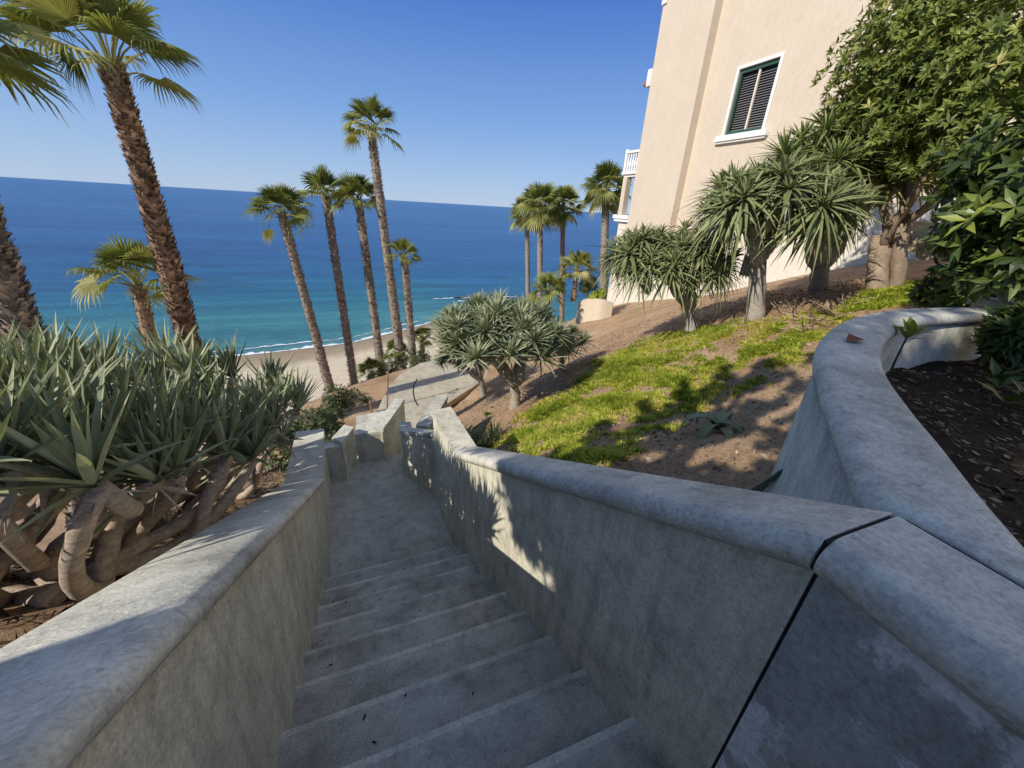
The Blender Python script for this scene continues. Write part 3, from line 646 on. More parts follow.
def palm(label, top, base, r_top, r_base, fr, pet, L, grey=False, scales=900, emin=-35, group=None, dead=0, bend=.0, nfan=22, scale_sz=.095, extra=()):
    top = V(top); base = V(base); t = thing('palm_tree', tuple(base), label, 'palm', group)
    tr = MB(); n = 26; ax = (top-base); ln = ax.length; sd = ax.normalized().orthogonal()
    pts = []; rad = []
    bv = V((AX.x, AX.y, 0))*bend
    for i in range(n+1):
        f = i/n; pts.append(base+ax*f+bv*(math.sin(f*math.pi))); rad.append((r_base+(r_top-r_base)*(f**.6))*(1+rng.uniform(-.04, .04)))
    tr.tube(pts, rad, 12, .4, jit=.05)
    d0 = ax.normalized(); u = d0.orthogonal().normalized(); w = d0.cross(u)
    for i in range(scales):        # old leaf bases
        f = ((i+rng.random())/scales); k = min(n-1, int(f*n)); fr_ = f*n-k; p = pts[k]*(1-fr_)+pts[k+1]*fr_; r = rad[k]*(1-fr_)+rad[k+1]*fr_
        a = i*2.39996+rng.uniform(-.3, .3); rd = u*math.cos(a)+w*math.sin(a); tg = d0.cross(rd)
        s = scale_sz*rng.uniform(.6, 1.3); o = p+rd*r*.93; tip = o+rd*s*.62+d0*s*rng.uniform(.3, 1.1)
        v = min(1, max(0, rng.gauss((.68-.50*max(0, f-.45) if grey else .5), .30)))
        vs = [tuple(x) for x in (o-tg*s*.5, o+tg*s*.5, tip+tg*s*.22, tip-tg*s*.22, o-d0*s*.25-tg*s*.2, o-d0*s*.25+tg*s*.2)]
        tr.add(vs, [(0, 1, 2, 3), (4, 5, 1, 0)], v)
    tr.build('trunk', M['palm_trunk_grey'] if grey else M['palm_trunk'], t)
    cr = MB()
    for i in range(fr):
        f = (i+.5)/fr; a = i*2.39996+rng.uniform(-.3, .3); e = R(86+(emin-86)*f**1.15+rng.uniform(-9, 9))
        hd_ = V((math.cos(a), math.sin(a), 0)); d = hd_*math.cos(e)+UP*math.sin(e)
        pl = pet*rng.uniform(.8, 1.15)*(.75+.25*f); q = [top-UP*.1, top+d*pl*.5, top+d*pl-UP*pl*.05]
        cr.tube(q, [.022*L+.006, .016*L+.004, .009*L+.003], 4, .85, cap=False)
        dd = (q[2]-q[1]).normalized()*.9+hd_*.15-UP*(.02+.22*f)+V((rng.uniform(-.2, .2), rng.uniform(-.2, .2), rng.uniform(-.15, .15)))
        fan(cr, q[2], dd, UP+V((rng.uniform(-.6, .6), rng.uniform(-.6, .6), 0)), L*rng.uniform(.85, 1.1), nfan, rng.uniform(80, 125), .25+.7*f, min(.95, max(.05, rng.gauss(.5+.15*(f > .85), .2))))
    for sx_, el_, pl in extra:
        d = (V((AX.x, AX.y, 0))*sx_+UP*el_+V((FW.x, FW.y, 0))*.2).normalized(); q = [top-UP*.1, top+d*pl*.5+UP*.04, top+d*pl]
        cr.tube(q, [.02, .016, .012], 4, .85, cap=False); fan(cr, q[2], d-UP*.15, V((FW.x, FW.y, .6)), L*.8, nfan, 60, 1.1, .35)
    for i in range(dead):
        a = R(200)+i; hd_ = -V((AX.x, AX.y, 0)).normalized(); q = [top-UP*.15, top+hd_*pet*.6-UP*pet*.15, top+hd_*pet*.95-UP*pet*.85]
        cr.tube(q, [.02, .015, .01], 4, .9, cap=False); fan(cr, q[2], V((0, 0, -1))+hd_*.15, hd_, L*.8, nfan, 80, .3, .9)
    cr.build('crown', M['palm_leaf'], t)
    return t
def palm_px(label, tpx, bpx, d, zb, **k):
    top = at(*tpx, d); b = at(*bpx, d); ax = (b-top); base = top+ax*((zb-top.z)/ax.z); return palm(label, top, base, **k)
palm_px('tall thick-trunked fan palm at the upper left, its crown cut by the frame', (112, 68), (184, 345), 10, -7.0, r_top=.14, r_base=.215, fr=17, pet=.85, L=.72, scales=3600, emin=8, nfan=34, scale_sz=.095, bend=.12, extra=((-1, .16, .62),))
palm_px('leaning fan palm trunk at the far left edge, crown out of frame', (-75, 60), (28, 345), 7.6, -5.2, r_top=.12, r_base=.20, fr=16, pet=.6, L=.7, scales=2600, emin=0, scale_sz=.10, grey=True)
palm_px('short fan palm with wide flat crown behind the left thicket', (138, 285), (152, 345), 13.5, -8.2, r_top=.15, r_base=.19, fr=20, pet=.85, L=.70, scales=500, emin=-8)
G1 = 'fan palms in a row at the bluff edge'
palm_px('leftmost slanting palm of the bluff row, with a dead hanging frond', (282, 214), (331, 392), 17, -8.9, r_top=.14, r_base=.185, fr=19, pet=.62, L=.72, scales=1100, group=G1, dead=1, emin=-2, grey=True)
palm_px('second palm from the left in the bluff row, bushy upright crown', (326, 198), (355, 388), 17.5, -9.2, r_top=.135, r_base=.18, fr=19, pet=.68, L=.74, scales=1100, group=G1, emin=4, grey=True)
palm_px('third palm of the bluff row, crown half behind the tallest trunk', (359, 204), (384, 388), 17.2, -9.0, r_top=.135, r_base=.18, fr=19, pet=.66, L=.70, scales=1100, group=G1, emin=2, grey=True)
palm_px('tallest slender palm of the bluff row, crown high above the horizon', (371, 130), (403, 376), 16.5, -8.2, r_top=.13, r_base=.24, fr=18, pet=.68, L=.66, scales=1200, group=G1, grey=True, emin=-18)
palm_px('shortest palm on the right of the bluff row, small crown', (404, 256), (414, 372), 16.0, -7.6, r_top=.12, r_base=.16, fr=16, pet=.45, L=.45, scales=700, group=G1, grey=True, emin=-10)
G2 = 'distant palms against the sea'
palm_px('left palm of the distant trio against the sea', (527, 214), (528, 310), 29, -13.0, r_top=.15, r_base=.19, fr=34, pet=.85, L=.85, scales=300, group=G2, grey=True, emin=-50)
palm_px('middle palm of the distant trio against the sea', (540, 206), (540, 310), 27, -13.0, r_top=.17, r_base=.21, fr=36, pet=.95, L=.95, scales=300, group=G2, grey=True, emin=-50)
palm_px('right palm of the distant trio, on a dark thin trunk', (563, 206), (562, 310), 28, -12.5, r_top=.15, r_base=.19, fr=34, pet=.85, L=.9, scales=300, group=G2, emin=-50)
palm_px('fan palm standing just left of the house balcony', (606, 188), (603, 300), 27, -11, r_top=.22, r_base=.30, fr=40, pet=.95, L=1.0, scales=400, group=G2, grey=True, emin=-55)
# low young fan palms and yuccas near the patio and slope
G3 = 'young fan palms among the shrubs'
for lb, px, py, d, s in [('young fan palm sprouting at the foot of the tallest bluff palm', 396, 352, 16.6, .42), ('young fan palm between the shortest bluff palm and the round dragon tree', 422, 338, 16.8, .38),
                         ('low dark young palm behind the retaining wall near the balcony palm', 577, 270, 15.5, .55), ('young palm poking up behind the round dragon tree crown', 549, 292, 15, .55), ('young palm on the slope left of the patio', 372, 372, 14.5, .4)]:
    tp = at(px, py, d); palm(lb, tp, tp-UP*1.2, .07, .10, 20, s*.9, s, scales=60, emin=-30, group=G3)
# --- shrubs
def whorl(mb, c, ax, n, L, W, var, flop=.0):
    ax = V(ax).normalized(); u = ax.orthogonal().normalized(); w = ax.cross(u); ph = rng.uniform(0, 6.28); c = V(c)
    for i in range(n):
        a = ph+6.283*i/n+rng.uniform(-.3, .3); e = R(rng.uniform(5, 60)); d = (u*math.cos(a)+w*math.sin(a))*math.cos(e)+ax*math.sin(e)-UP*flop; d.normalize()
        s = d.cross(ax); s = s.normalized() if s.length > .05 else u
        l = L*rng.uniform(.7, 1.15); nn = s.cross(d)
        vs = [tuple(x) for x in (c, c+d*l*.45-s*W*.5+nn*W*.12, c+d*l*.5, c+d*l*.45+s*W*.5+nn*W*.12, c+d*l-nn*l*.1)]
        mb.add(vs, [(0, 2, 1), (0, 3, 2), (1, 2, 4), (2, 3, 4)], min(1, max(0, var+rng.uniform(-.13, .13))))
def leaf_cloud(mb, blobs, per, L, W, n=7, flop=.0, shell=.55, vb=.45):
    for c, r in blobs:
        bv = rng.uniform(-.15, .15)
        for _ in range(per):
            d = V((rng.gauss(0, 1), rng.gauss(0, 1), rng.gauss(0, 1))).normalized(); k = shell+(1-shell)*rng.random()**.6
            p = V(c)+V((d.x*r[0], d.y*r[1], d.z*r[2]))*k
            whorl(mb, p, d*.8+UP*.45, n, L, W, min(1, max(0, rng.gauss(vb+bv, .17))), flop)
def bush(label, c, r, per, L, W, mat, name='shrub', cat='shrub', nb=5, group=None, n=6):
    c = V(c); t = thing(name, (c.x, c.y, c.z-r), label, cat, group)
    blobs = [(c+V((rng.uniform(-.6, .6)*r, rng.uniform(-.6, .6)*r, rng.uniform(-.35, .4)*r)), (r*rng.uniform(.4, .65),)*3) for _ in range(nb)]
    st = MB(); branches(st, c-UP*r*1.1, [V(b_[0]) for b_ in blobs], r*.03); st.build('stems', M['tree_bark'], t)
    mb = MB(); leaf_cloud(mb, blobs, per, L, W, n); mb.build('leaves', mat, t); return t
for lb, px, py, d, r, pr in [('leafy grey-green shrub between the wall stubs and the thicket', 316, 428, 8.0, .55, 70), ('low bushy shrub on the slope beneath the leftmost bluff palm', 340, 400, 11, .7, 80), ('dark dense shrub at the near end of the thicket, left of the landing', 325, 450, 6.2, .5, 90),
                             ('green shrub left of the patio at the palm bases', 372, 388, 14, .7, 70), ('shrub below the second bluff palm, above the sand', 352, 396, 13.5, .6, 70), ('olive bush behind the shortest bluff palm', 425, 362, 15.5, .75, 70), ('low bush right of the tallest bluff palm base', 390, 372, 15.5, .6, 60), ('tawny bush on the slope under the thicket end', 300, 445, 6.5, .55, 80),
                             ('round bush behind the distant retaining wall', 590, 285, 15.8, .5, 70), ('dense shrub on the bluff edge below the distant trio of palms', 520, 330, 14, .8, 70)]:
    bush(lb, at(px, py, d), r, pr, .11, .03, M['shrub'], group='shrubs along the bluff')
# spiky grass clump next to right wall
gc = ground(486, 452)
mb = MB()
for k in range(14): rosette(mb, gc+V((rng.uniform(-.35, .5), rng.uniform(-.35, .4), .0)), UP, 46, .46, .016, 25, 85, .2, 3, 0, False)
tag(mb.build('grass_clump', M['grass_dark']), 'dark green spiky grass clump behind the right-hand wall', 'plant')
# small aloe plants by landing slope
for lb, px, py, s in [('small spiky yucca on the slope beside the patio', 366, 402, .3), ('tiny green sprig on the dirt near the round dragon tree', 487, 415, .12)]:
    p = at(px, py, 10.5) if px < 400 else ground(px, py); mb = MB(); rosette(mb, p, UP, 40, s, .03, 0, 80, .2, 3)
    tag(mb.build('yucca', M['draco_yel']), lb, 'plant')
# agave on the dappled dirt
ag = ground(714, 432); t = thing('agave', tuple(ag), 'lone agave with curling grey-green leaves on the dappled dirt', 'plant')
for k, (a, l, e) in enumerate([(200, .58, 45), (250, .56, 35), (330, .50, 40), (20, .5, 60), (80, .42, 55), (150, .5, 60), (290, .42, 65), (120, .3, 78)]):
    mb = MB(); d = V((math.cos(R(a)), math.sin(R(a)), 0)); sd = V((-d.y, d.x, 0)); vs = []; fs = []
    for s_ in range(9):
        s = s_/8; ang = R(e+22)-s*R(135+e*.75); 
        pp = V(ag)+UP*.04; step = l/8
        if s_ == 0: cur = pp
        else: cur = cur+(d*math.cos(ang)+UP*math.sin(ang))*step
        w_ = .05*(1-s**2.2)+.004; nrm = (UP*math.cos(ang)-d*math.sin(ang))
        vs += [tuple(cur-sd*w_+nrm*w_*.5), tuple(cur), tuple(cur+sd*w_+nrm*w_*.5)]
    for s_ in range(8): fs += [(s_*3, s_*3+1, s_*3+4, s_*3+3), (s_*3+1, s_*3+2, s_*3+5, s_*3+4)]
    mb.add(vs, fs, rng.uniform(.3, .6)); mb.build('leaf', M['draco_blue'], t, smooth=True)
# --- big leafy tree at right
b5 = ground(884, 290); hd = math.hypot(b5.x, b5.y)
t5 = thing('leafy_tree', tuple(b5), 'large leafy evergreen tree with twisted tan limbs against the house wall', 'tree')
tr = MB(); blobs = []
for px, py, d, r in [(850, 70, hd, .95), (885, 35, hd-.2, 1.0), (840, 110, hd+.2, .75), (870, 125, hd-.5, .9), (910, 80, hd-.6, 1.1), (925, 20, hd-.4, 1.2), (955, 60, hd-.9, 1.2), (880, 150, hd-.3, .6), (940, 130, hd-1.0, 1.0), (985, 110, hd-1.2, 1.2), (1000, 30, hd-.9, 1.3), (960, -30, hd, 1.5), (1050, 70, hd-1, 1.4), (1060, -40, hd, 1.6), (905, -25, hd+.5, 1.1), (850, 150, hd+.3, .6), (985, 165, hd-1.4, .7)]:
    blobs.append((at(px+22, py, d), (r*.72, r*.72, r*.62)))
f1 = at(885, 245, hd); f2 = at(900, 225, hd-.1)
limb(tr, b5-UP*.2, f1, .17, .12, 10, .04); limb(tr, b5-UP*.2+V((.15, -.05, 0)), at(905, 222, hd-.1), .11, .09, 10, .06)
limb(tr, b5-UP*.1, at(878, 235, hd), .10, .075, 9, .05)
branches(tr, f1, [b_[0] for b_ in blobs[:10]], .035, stop=.4); branches(tr, at(905, 222, hd-.1), [b_[0] for b_ in blobs[10:]], .035, stop=.4)
tr.build('trunk', M['tree_bark'], t5, smooth=True)
mb = MB(); leaf_cloud(mb, blobs, 250, .12, .036, 7, .12, .35); mb.build('crown', M['tree_leaf'], t5)
# --- dark broadleaf shrub in the planter, front right
t6 = thing('broadleaf_shrub', tuple(at(1000, 330, 5.6)), 'dark broad-leaved shrub leaning in over the planter at the right edge', 'shrub')
blobs = [(at(px, py, d), (r,)*3) for px, py, d, r in [(985, 215, 5.9, .36), (1005, 180, 5.6, .45), (1035, 150, 5.4, .5), (1018, 225, 5.3, .42), (985, 258, 5.6, .32), (1030, 255, 5.2, .3), (1055, 210, 5.2, .55)]]
st = MB(); branches(st, at(1040, 345, 5.7)-UP*.1, [V(b_[0]) for b_ in blobs], .018); st.build('stems', M['tree_bark'], t6)
mb = MB(); leaf_cloud(mb, blobs, 95, .17, .058, 5, .15, .1, .45); mb.build('leaves', M['big_leaf'], t6)
# low broad leaves on the planter soil
G4 = 'low leafy plants on the planter soil'
for lb, px, py, dz, s, n in [('low plant with pale green leaves on dark soil at the right edge', 1002, 388, 0, .17, 9), ('flat leafy plant nearest the camera on the dark planter soil', 1022, 408, 0, .18, 8), ('dark creeping plant on the soil behind the pale green one', 985, 352, 0, .16, 14), ('leafy weed at the inner foot of the curved wall', 912, 352, 0, .10, 9), ('dark leafy plant under the broadleaf shrub', 1012, 342, 0, .18, 12)]:
    r = ray(px, py); p = r*(-.97/r.z); mb = MB()
    for q in range(3): whorl(mb, p+V((rng.uniform(-.1, .1), rng.uniform(-.1, .1), .02)), UP, n//2, s, s*.42, rng.uniform(.3, .75), .05)
    tag(mb.build('leafy_plant', M['big_leaf']), lb, 'plant', G4)
r = ray(908, 335); p = r*(-.62/r.z); mb = MB()
st = MB(); tt = thing('seedling', (p.x, p.y, -1), 'bright yellow-green seedling rising against the inner curve of the wall', 'plant')
st.tube([(p.x+.02, p.y, -1.0), (p.x, p.y, -.8), tuple(p)], [.008, .007, .005], 5); st.build('stem', M['big_leaf'], tt)
for k in range(3): whorl(mb, p+UP*(.03*k-.03), UP, 5, .13, .05, .97)
mb.build('leaves', M['big_leaf'], tt)
# red dead leaf lying on the curved coping
r = ray(853, 341); p = r*(-.578/r.z); mb = MB(); 
mb.add([(p.x-.07, p.y, p.z+.004), (p.x-.01, p.y-.05, p.z+.022), (p.x+.08, p.y-.01, p.z+.006), (p.x+.02, p.y+.045, p.z+.03), (p.x, p.y, p.z+.005)], [(0, 1, 4), (1, 2, 4), (2, 3, 4), (3, 0, 4)])
tag(mb.build('dead_leaf', M['dead_leaf']), 'curled reddish dead leaf lying on the curved coping', 'leaf')
# hose beside the wall foot
mb = MB(); q = ground(775, 482)
hz = H(2.0, 1.25)
for k in range(4):
    mb.tube(spline([tuple(at(790-3*k, 468+k, 2.16)), tuple(at(778-5*k, 477+2*k, 2.3)), tuple(at(766-6*k, 486+2*k, 2.5)), tuple(at(752-7*k, 500, 2.7))]), .008, 6)
tag(mb.build('garden_hose', M['hose'], smooth=True), 'green garden hose draped at the foot of the curved wall', 'hose')
G5 = 'leafy shrubs along the back of the planter'
for lb, px, py, d, r, pr in [('low green shrub spilling over the far end of the curved coping', 945, 296, 6.6, .26, 60), ('dark leafy shrub behind the curved wall below the broad-leaved one', 978, 292, 6.3, .34, 70), ('shaded shrub rooted inside the planter by the concrete pier', 1000, 330, 5.0, .26, 60)]:
    bush(lb, at(px, py, d), r, pr, .13, .045, M['big_leaf'], group=G5)
# concrete end pier at the right edge and cable
pr = at(1024, 318, 5.9); t7 = thing('stone_pier', (pr.x, pr.y, -1), 'pale stepped concrete pier at the right edge of the planter', 'wall')
mb = MB(); mb.box((pr.x-.1, pr.y-.3, -1.1), (pr.x+.9, pr.y+.35, -.62)); mb.build('pier_body', M['wall'], t7, bevel=.02)
mb = MB(); mb.box((pr.x-.16, pr.y-.36, -.618), (pr.x+.9, pr.y+.4, -.53)); mb.box((pr.x+.12, pr.y-.2, -.528), (pr.x+.9, pr.y+.3, -.28)); mb.build('pier_cap', M['cap'], t7, bevel=.03)
mb = MB(); mb.tube(spline([tuple(at(945, 288, 6.6)), tuple(at(985, 292, 6.2)), tuple(at(1005, 300, 5.9)), tuple(at(1012, 330, 5.75))]), .012, 6)
tag(mb.build('black_cable', M['black_rubber'], smooth=True), 'thin black pipe sagging across in front of the concrete pier', 'pipe')
# pale rocks behind the curved wall
def rock(label, c, s, mat):
    import bmesh
    bm_ = bmesh.new(); bmesh.ops.create_icosphere(bm_, subdivisions=3, radius=1)
    for v in bm_.verts:
        k = 1+.28*noise.noise(v.co*1.3+V((c[0]*3, 0, 0)))+.08*noise.noise(v.co*4); v.co = V((v.co.x*s[0]*k, v.co.y*s[1]*k, v.co.z*s[2]*k))
        v.co.z = max(v.co.z, -s[2]*.5)
    me = bpy.data.meshes.new('rock'); bm_.to_mesh(me); bm_.free(); me.materials.append(mat); o = bpy.data.objects.new('rock', me); COL.objects.link(o); o.location = c
    tag(o, label, 'rock', 'pale rocks behind the curved wall'); return o
for lb, px, py, d, s in [('large pale block of stone right of the leafy tree trunk', 922, 242, 9.2, (.5, .35, .3)), ('pale angular stone beside the larger block', 950, 250, 9.0, (.4, .35, .32)), ('small pale stone on the planter edge behind the curved coping', 962, 300, 6.9, (.16, .12, .1))]:
    rock(lb, tuple(at(px, py, d)), s, M['rock'])
# reef rocks in the surf
for lb, px, py, s in [('dark reef rock awash at the left end of the reef', 458, 298, (1.4, .5, .22)), ('dark reef rock awash nearest the distant palms', 498, 295.5, (2.2, .6, .25)), ('low dark reef rock between its neighbours in the surf', 478, 297, (1.6, .5, .18))]:
    r = ray(px, py); p = r*(-20/r.z); o = rock(lb, tuple(p), s, M['dark']); o['group'] = 'reef rocks in the surf'
mb = MB(); fp = []
for px in np.linspace(432, 516, 60): r = ray(px, 299-.03*(px-432)); p = r*(-20/r.z); fp.append((p.x, p.y))
foam_strip(mb, fp, .9, 5); foam_strip(mb, [(x+2, y-3.2) for x, y in fp[10:45]], .9, 8); tag(mb.build('reef_surf', M['foam']), kind='structure')
# distant stucco retaining wall
rp = [V(p) for p in spline([tuple(at(*q)) for q in [(578, 303, 15.9), (584, 300, 15.5), (592, 299, 15.2), (602, 300, 15.0), (613, 304, 15.1)]])]
mb = MB(); strip_wall(mb, [(p.x, p.y) for p in rp], [(p.x+.14, p.y+.16) for p in rp], [p.z for p in rp], [p.z-1.3 for p in rp])
tag(mb.build('retaining_wall', M['stucco']), 'low curved tan retaining wall at the left foot of the house', 'wall')
bush('yellow-green bush growing inside the curved tan retaining wall', at(599, 296, 15.5), .35, 60, .10, .04, M['cover'], group='shrubs along the bluff')
# sapling with stake left of the patio
p = at(385, 410, 9.6); t = thing('sapling', tuple(p-UP*.5), 'bare thin sapling with a wooden stake left of the patio', 'tree')
mb = MB(); q = at(389, 358, 9.6); mb.tube([p-UP*.6, p+(q-p)*.5+V((.02, 0, 0)), q], [.022, .018, .012], 6); mb.build('trunk', M['wood'], t)
mb = MB(); p2 = at(372, 416, 9.4); mb.tube([p2-UP*.6, p2+UP*.45], .028, 6); mb.build('stake', M['wood'], t)
mb = MB(); 
for k in range(5): whorl(mb, q+V((rng.uniform(-.12, .12), rng.uniform(-.1, .1), rng.uniform(-.25, .1))), UP, 6, .14, .035, .6)
mb.build('leaves', M['shrub'], t)
# ---------------------------------------------------------------- ground cover (stuff)
def inpoly(x, y, P_):
    c = False; j = len(P_)-1
    for i in range(len(P_)):
        if (P_[i][1] > y) != (P_[j][1] > y) and x < (P_[j][0]-P_[i][0])*(y-P_[i][1])/(P_[j][1]-P_[i][1])+P_[i][0]: c = not c
        j = i
    return c
PG = [tuple(ground(*p))[:2] for p in [(505, 442), (535, 412), (575, 385), (630, 345), (690, 330), (760, 326), (800, 316), (838, 312), (822, 345), (790, 365), (735, 392), (700, 402), (665, 418), (625, 440), (612, 462), (590, 466), (545, 464)]]
px0 = min(p[0] for p in PG); px1 = max(p[0] for p in PG); py0 = min(p[1] for p in PG); py1 = max(p[1] for p in PG)
mb = MB(); cand = []
while len(cand) < 14000:
    x = rng.uniform(px0-.3, px1+.3); y = rng.uniform(py0-.3, py1+.3)
    jx = x+.45*noise.noise(V((x*2.5, y*2.5, 3)))+rng.gauss(0, .1); jy = y+.45*noise.noise(V((x*2.5, y*2.5, 8)))+rng.gauss(0, .1)
    if not inpoly(jx, jy, PG): continue
    nn = noise.noise(V((x*1.1, y*1.1, 12)))*.5+noise.noise(V((x*2.6+y, y*4.2-x, 5)))*.6+noise.noise(V((x*9, y*9, 2)))*.25
    if nn < -.05+rng.uniform(-.16, .16): continue
    cand.append((x, y, nn))
PH = [tuple(ground(*p))[:2] for p in [(832, 316), (868, 292), (905, 284), (948, 286), (950, 300), (905, 306), (868, 312)]]
while len(cand) < 15500:
    x = rng.uniform(3, 10); y = rng.uniform(1.5, 5)
    if inpoly(x, y, PH): cand.append((x, y, rng.uniform(.1, .5)))
hz = Hs(np.array([(c[0], c[1]) for c in cand]))
for (x, y, nn), z in zip(cand, hz):
    z += rough_z(x, y)
    hgt = (.035+.075*max(0, nn))*rng.uniform(.6, 1.4)
    vb = min(1, max(0, .48-.8*noise.noise(V((x*1.6, y*1.6, 20)))-.4*noise.noise(V((x*6, y*6, 1)))+rng.uniform(-.22, .22)))
    for k in range(8):
        a = rng.uniform(0, 6.28); d = V((math.cos(a), math.sin(a), 0)); o = V((x, y, z-.01))+d*rng.uniform(0, .035)+V((rng.uniform(-.02, .02), rng.uniform(-.02, .02), 0)); s = V((-d.y, d.x, 0))*rng.uniform(.007, .013)
        m_ = o+UP*hgt*.6+d*hgt*.3; tp = o+UP*hgt*rng.uniform(.7, 1.3)+d*hgt*rng.uniform(.4, 1.2)
        mb.add([tuple(o-s), tuple(o+s), tuple(m_+s*.9), tuple(m_-s*.9), tuple(tp)], [(0, 1, 2, 3), (3, 2, 4)], min(1, max(0, vb+rng.uniform(-.12, .12))))
tag(mb.build('groundcover', M['cover']), 'bright yellow-green succulent ground cover in patches on the slope', 'ground cover', kind='stuff')
# litter and clods on the dirt
mb = MB(); L_ = []
while len(L_) < 16000:
    px = rng.uniform(440, 900); py = rng.uniform(275, 500)
    x = rng.uniform(1.1, 9); y = rng.uniform(1.2, 9.5)
    if (x < 6.4 and y < float(np.interp(x, bdx, bdy))+.15): continue
    L_.append((x, y))
hz = Hs(np.array(L_))
for (x, y), z in zip(L_, hz):
    z += rough_z(x, y); s = .009*rng.uniform(.5, 2.0)*(2.2 if rng.random() < .06 else 1); a = rng.uniform(0, 3.14); d = V((math.cos(a), math.sin(a), rng.uniform(-.2, .5)))*s; e = V((-math.sin(a), math.cos(a), rng.uniform(-.3, .3)))*s*rng.uniform(.3, .9); c = V((x, y, z+.006))
    h_ = UP*s*rng.uniform(.2, .9)
    mb.add([tuple(c-d-e), tuple(c+d-e), tuple(c+d+e), tuple(c-d+e), tuple(c+h_)], [(0, 1, 4), (1, 2, 4), (2, 3, 4), (3, 0, 4)], rng.random())
tag(mb.build('leaf_litter', M['chip']), 'dry leaf litter and clods scattered on the brown slope', 'litter', kind='stuff')
mb = MB()
for _ in range(7000):
    x = rng.uniform(1.2, 5.5); y = rng.uniform(-1.2, float(np.interp(x, bdx, bdy))-.12); z = soilz(x, y); s = .011*rng.uniform(.4, 2.0); a = rng.uniform(0, 3.14)
    d = V((math.cos(a), math.sin(a), rng.uniform(-.2, .4)))*s; e = V((-math.sin(a), math.cos(a), rng.uniform(-.3, .3)))*s*rng.uniform(.2, .6); c = V((x, y, z+.008))
    mb.add([tuple(c-d-e), tuple(c+d-e), tuple(c+d+e), tuple(c-d+e)], [(0, 1, 2, 3)], rng.random()**2.6*.8)
tag(mb.build('mulch', M['chip']), 'dark bark mulch scattered over the planter soil', 'mulch', kind='stuff')
mb = MB()
for _ in range(70):
    y = rng.uniform(.1, 4.4); x = xl(y)+.06+abs(rng.gauss(0, .45)) if rng.random() < .75 else rng.uniform(xl(y)+.05, xr(y)-.05)
    if x > xr(y)-.03: continue
    k = int((y-Y0)/RUN)+1 if y > Y0 else 0; z = (ZT-RISE*k if k < 10 else ZL)+.004
    if k >= 10: z = ZL+.002
    sz = rng.uniform(.002, .0075); a = rng.uniform(0, 6.28); d = V((math.cos(a), math.sin(a), 0))*sz*rng.uniform(1, 2.2); e = V((-math.sin(a), math.cos(a), 0))*sz*.7; c = V((x, y, z+.002))
    mb.add([tuple(c-d-e), tuple(c+d-e*.5), tuple(c+d*.8+e), tuple(c-d*.7+e), tuple(c+UP*sz*.6)], [(0, 1, 4), (1, 2, 4), (2, 3, 4), (3, 0, 4)], rng.random()*.5)
tag(mb.build('debris', M['under']), 'small dark leaf scraps and grit scattered on the steps', 'debris', kind='stuff')
# dry twigs under the tall dragon trees
mb = MB()
for _ in range(90):
    q = ground(rng.uniform(770, 850), rng.uniform(290, 335)); a = rng.uniform(0, 6.28); l = rng.uniform(.15, .5)
    mb.tube([q+UP*.03, q+V((math.cos(a)*l, math.sin(a)*l, rng.uniform(.02, .25)))], [.008, .004], 4, rng.random())
tag(mb.build('dry_twigs', M['chip']), 'tangle of dry fallen leaves and twigs below the dragon trees', 'twigs', kind='stuff')
# ---------------------------------------------------------------- house
hs = thing('house', (14, 10, -2), 'tall tan stucco house with shuttered window, pilaster step and sea-side balcony', 'house')
XW = 12.25; XP = 11.93; YC = 16.2; YP = 13.45
def wall_holes(mb, x, y0, y1, z0, z1, holes, th=.22):
    yb = sorted({y0, y1, *[h[0] for h in holes], *[h[1] for h in holes]}); zb = sorted({z0, z1, *[h[2] for h in holes], *[h[3] for h in holes]})
    for a, b_ in zip(yb[:-1], yb[1:]):
        for c, d in zip(zb[:-1], zb[1:]):
            if any(h[0] <= a and b_ <= h[1] and h[2] <= c and d <= h[3] for h in holes): continue
            mb.add([(x, a, c), (x, b_, c), (x, b_, d), (x, a, d)], [(0, 3, 2, 1)])
    for h in holes:
        a, b_, c, d = h; q = x+th
        mb.add([(x, a, c), (x, b_, c), (x, b_, d), (x, a, d), (q, a, c), (q, b_, c), (q, b_, d), (q, a, d)], [(0, 1, 5, 4), (1, 2, 6, 5), (2, 3, 7, 6), (3, 0, 4, 7), (4, 5, 6, 7)])
W1 = (10.62, 12.05, 2.62, 4.42); W2 = (10.62, 12.05, -.9, .95)
mb = MB(); wall_holes(mb, XW, -8, YP, -5.5, 12.5, [W1, W2]); mb.add([(XW, -8, 12.5), (XW, YP, 12.5), (26, YP, 12.5), (26, -8, 12.5)], [(0, 1, 2, 3)])
mb.add([(XW, -8, -5), (26, -8, -5), (26, -8, 12.5), (XW, -8, 12.5)], [(0, 1, 2, 3)])
mb.build('side_wall', M['stucco'], hs)
mb = MB(); mb.box((XP, YP, -5.5), (26, YC, 12.52)); mb.build('corner_bay', M['stucco'], hs)
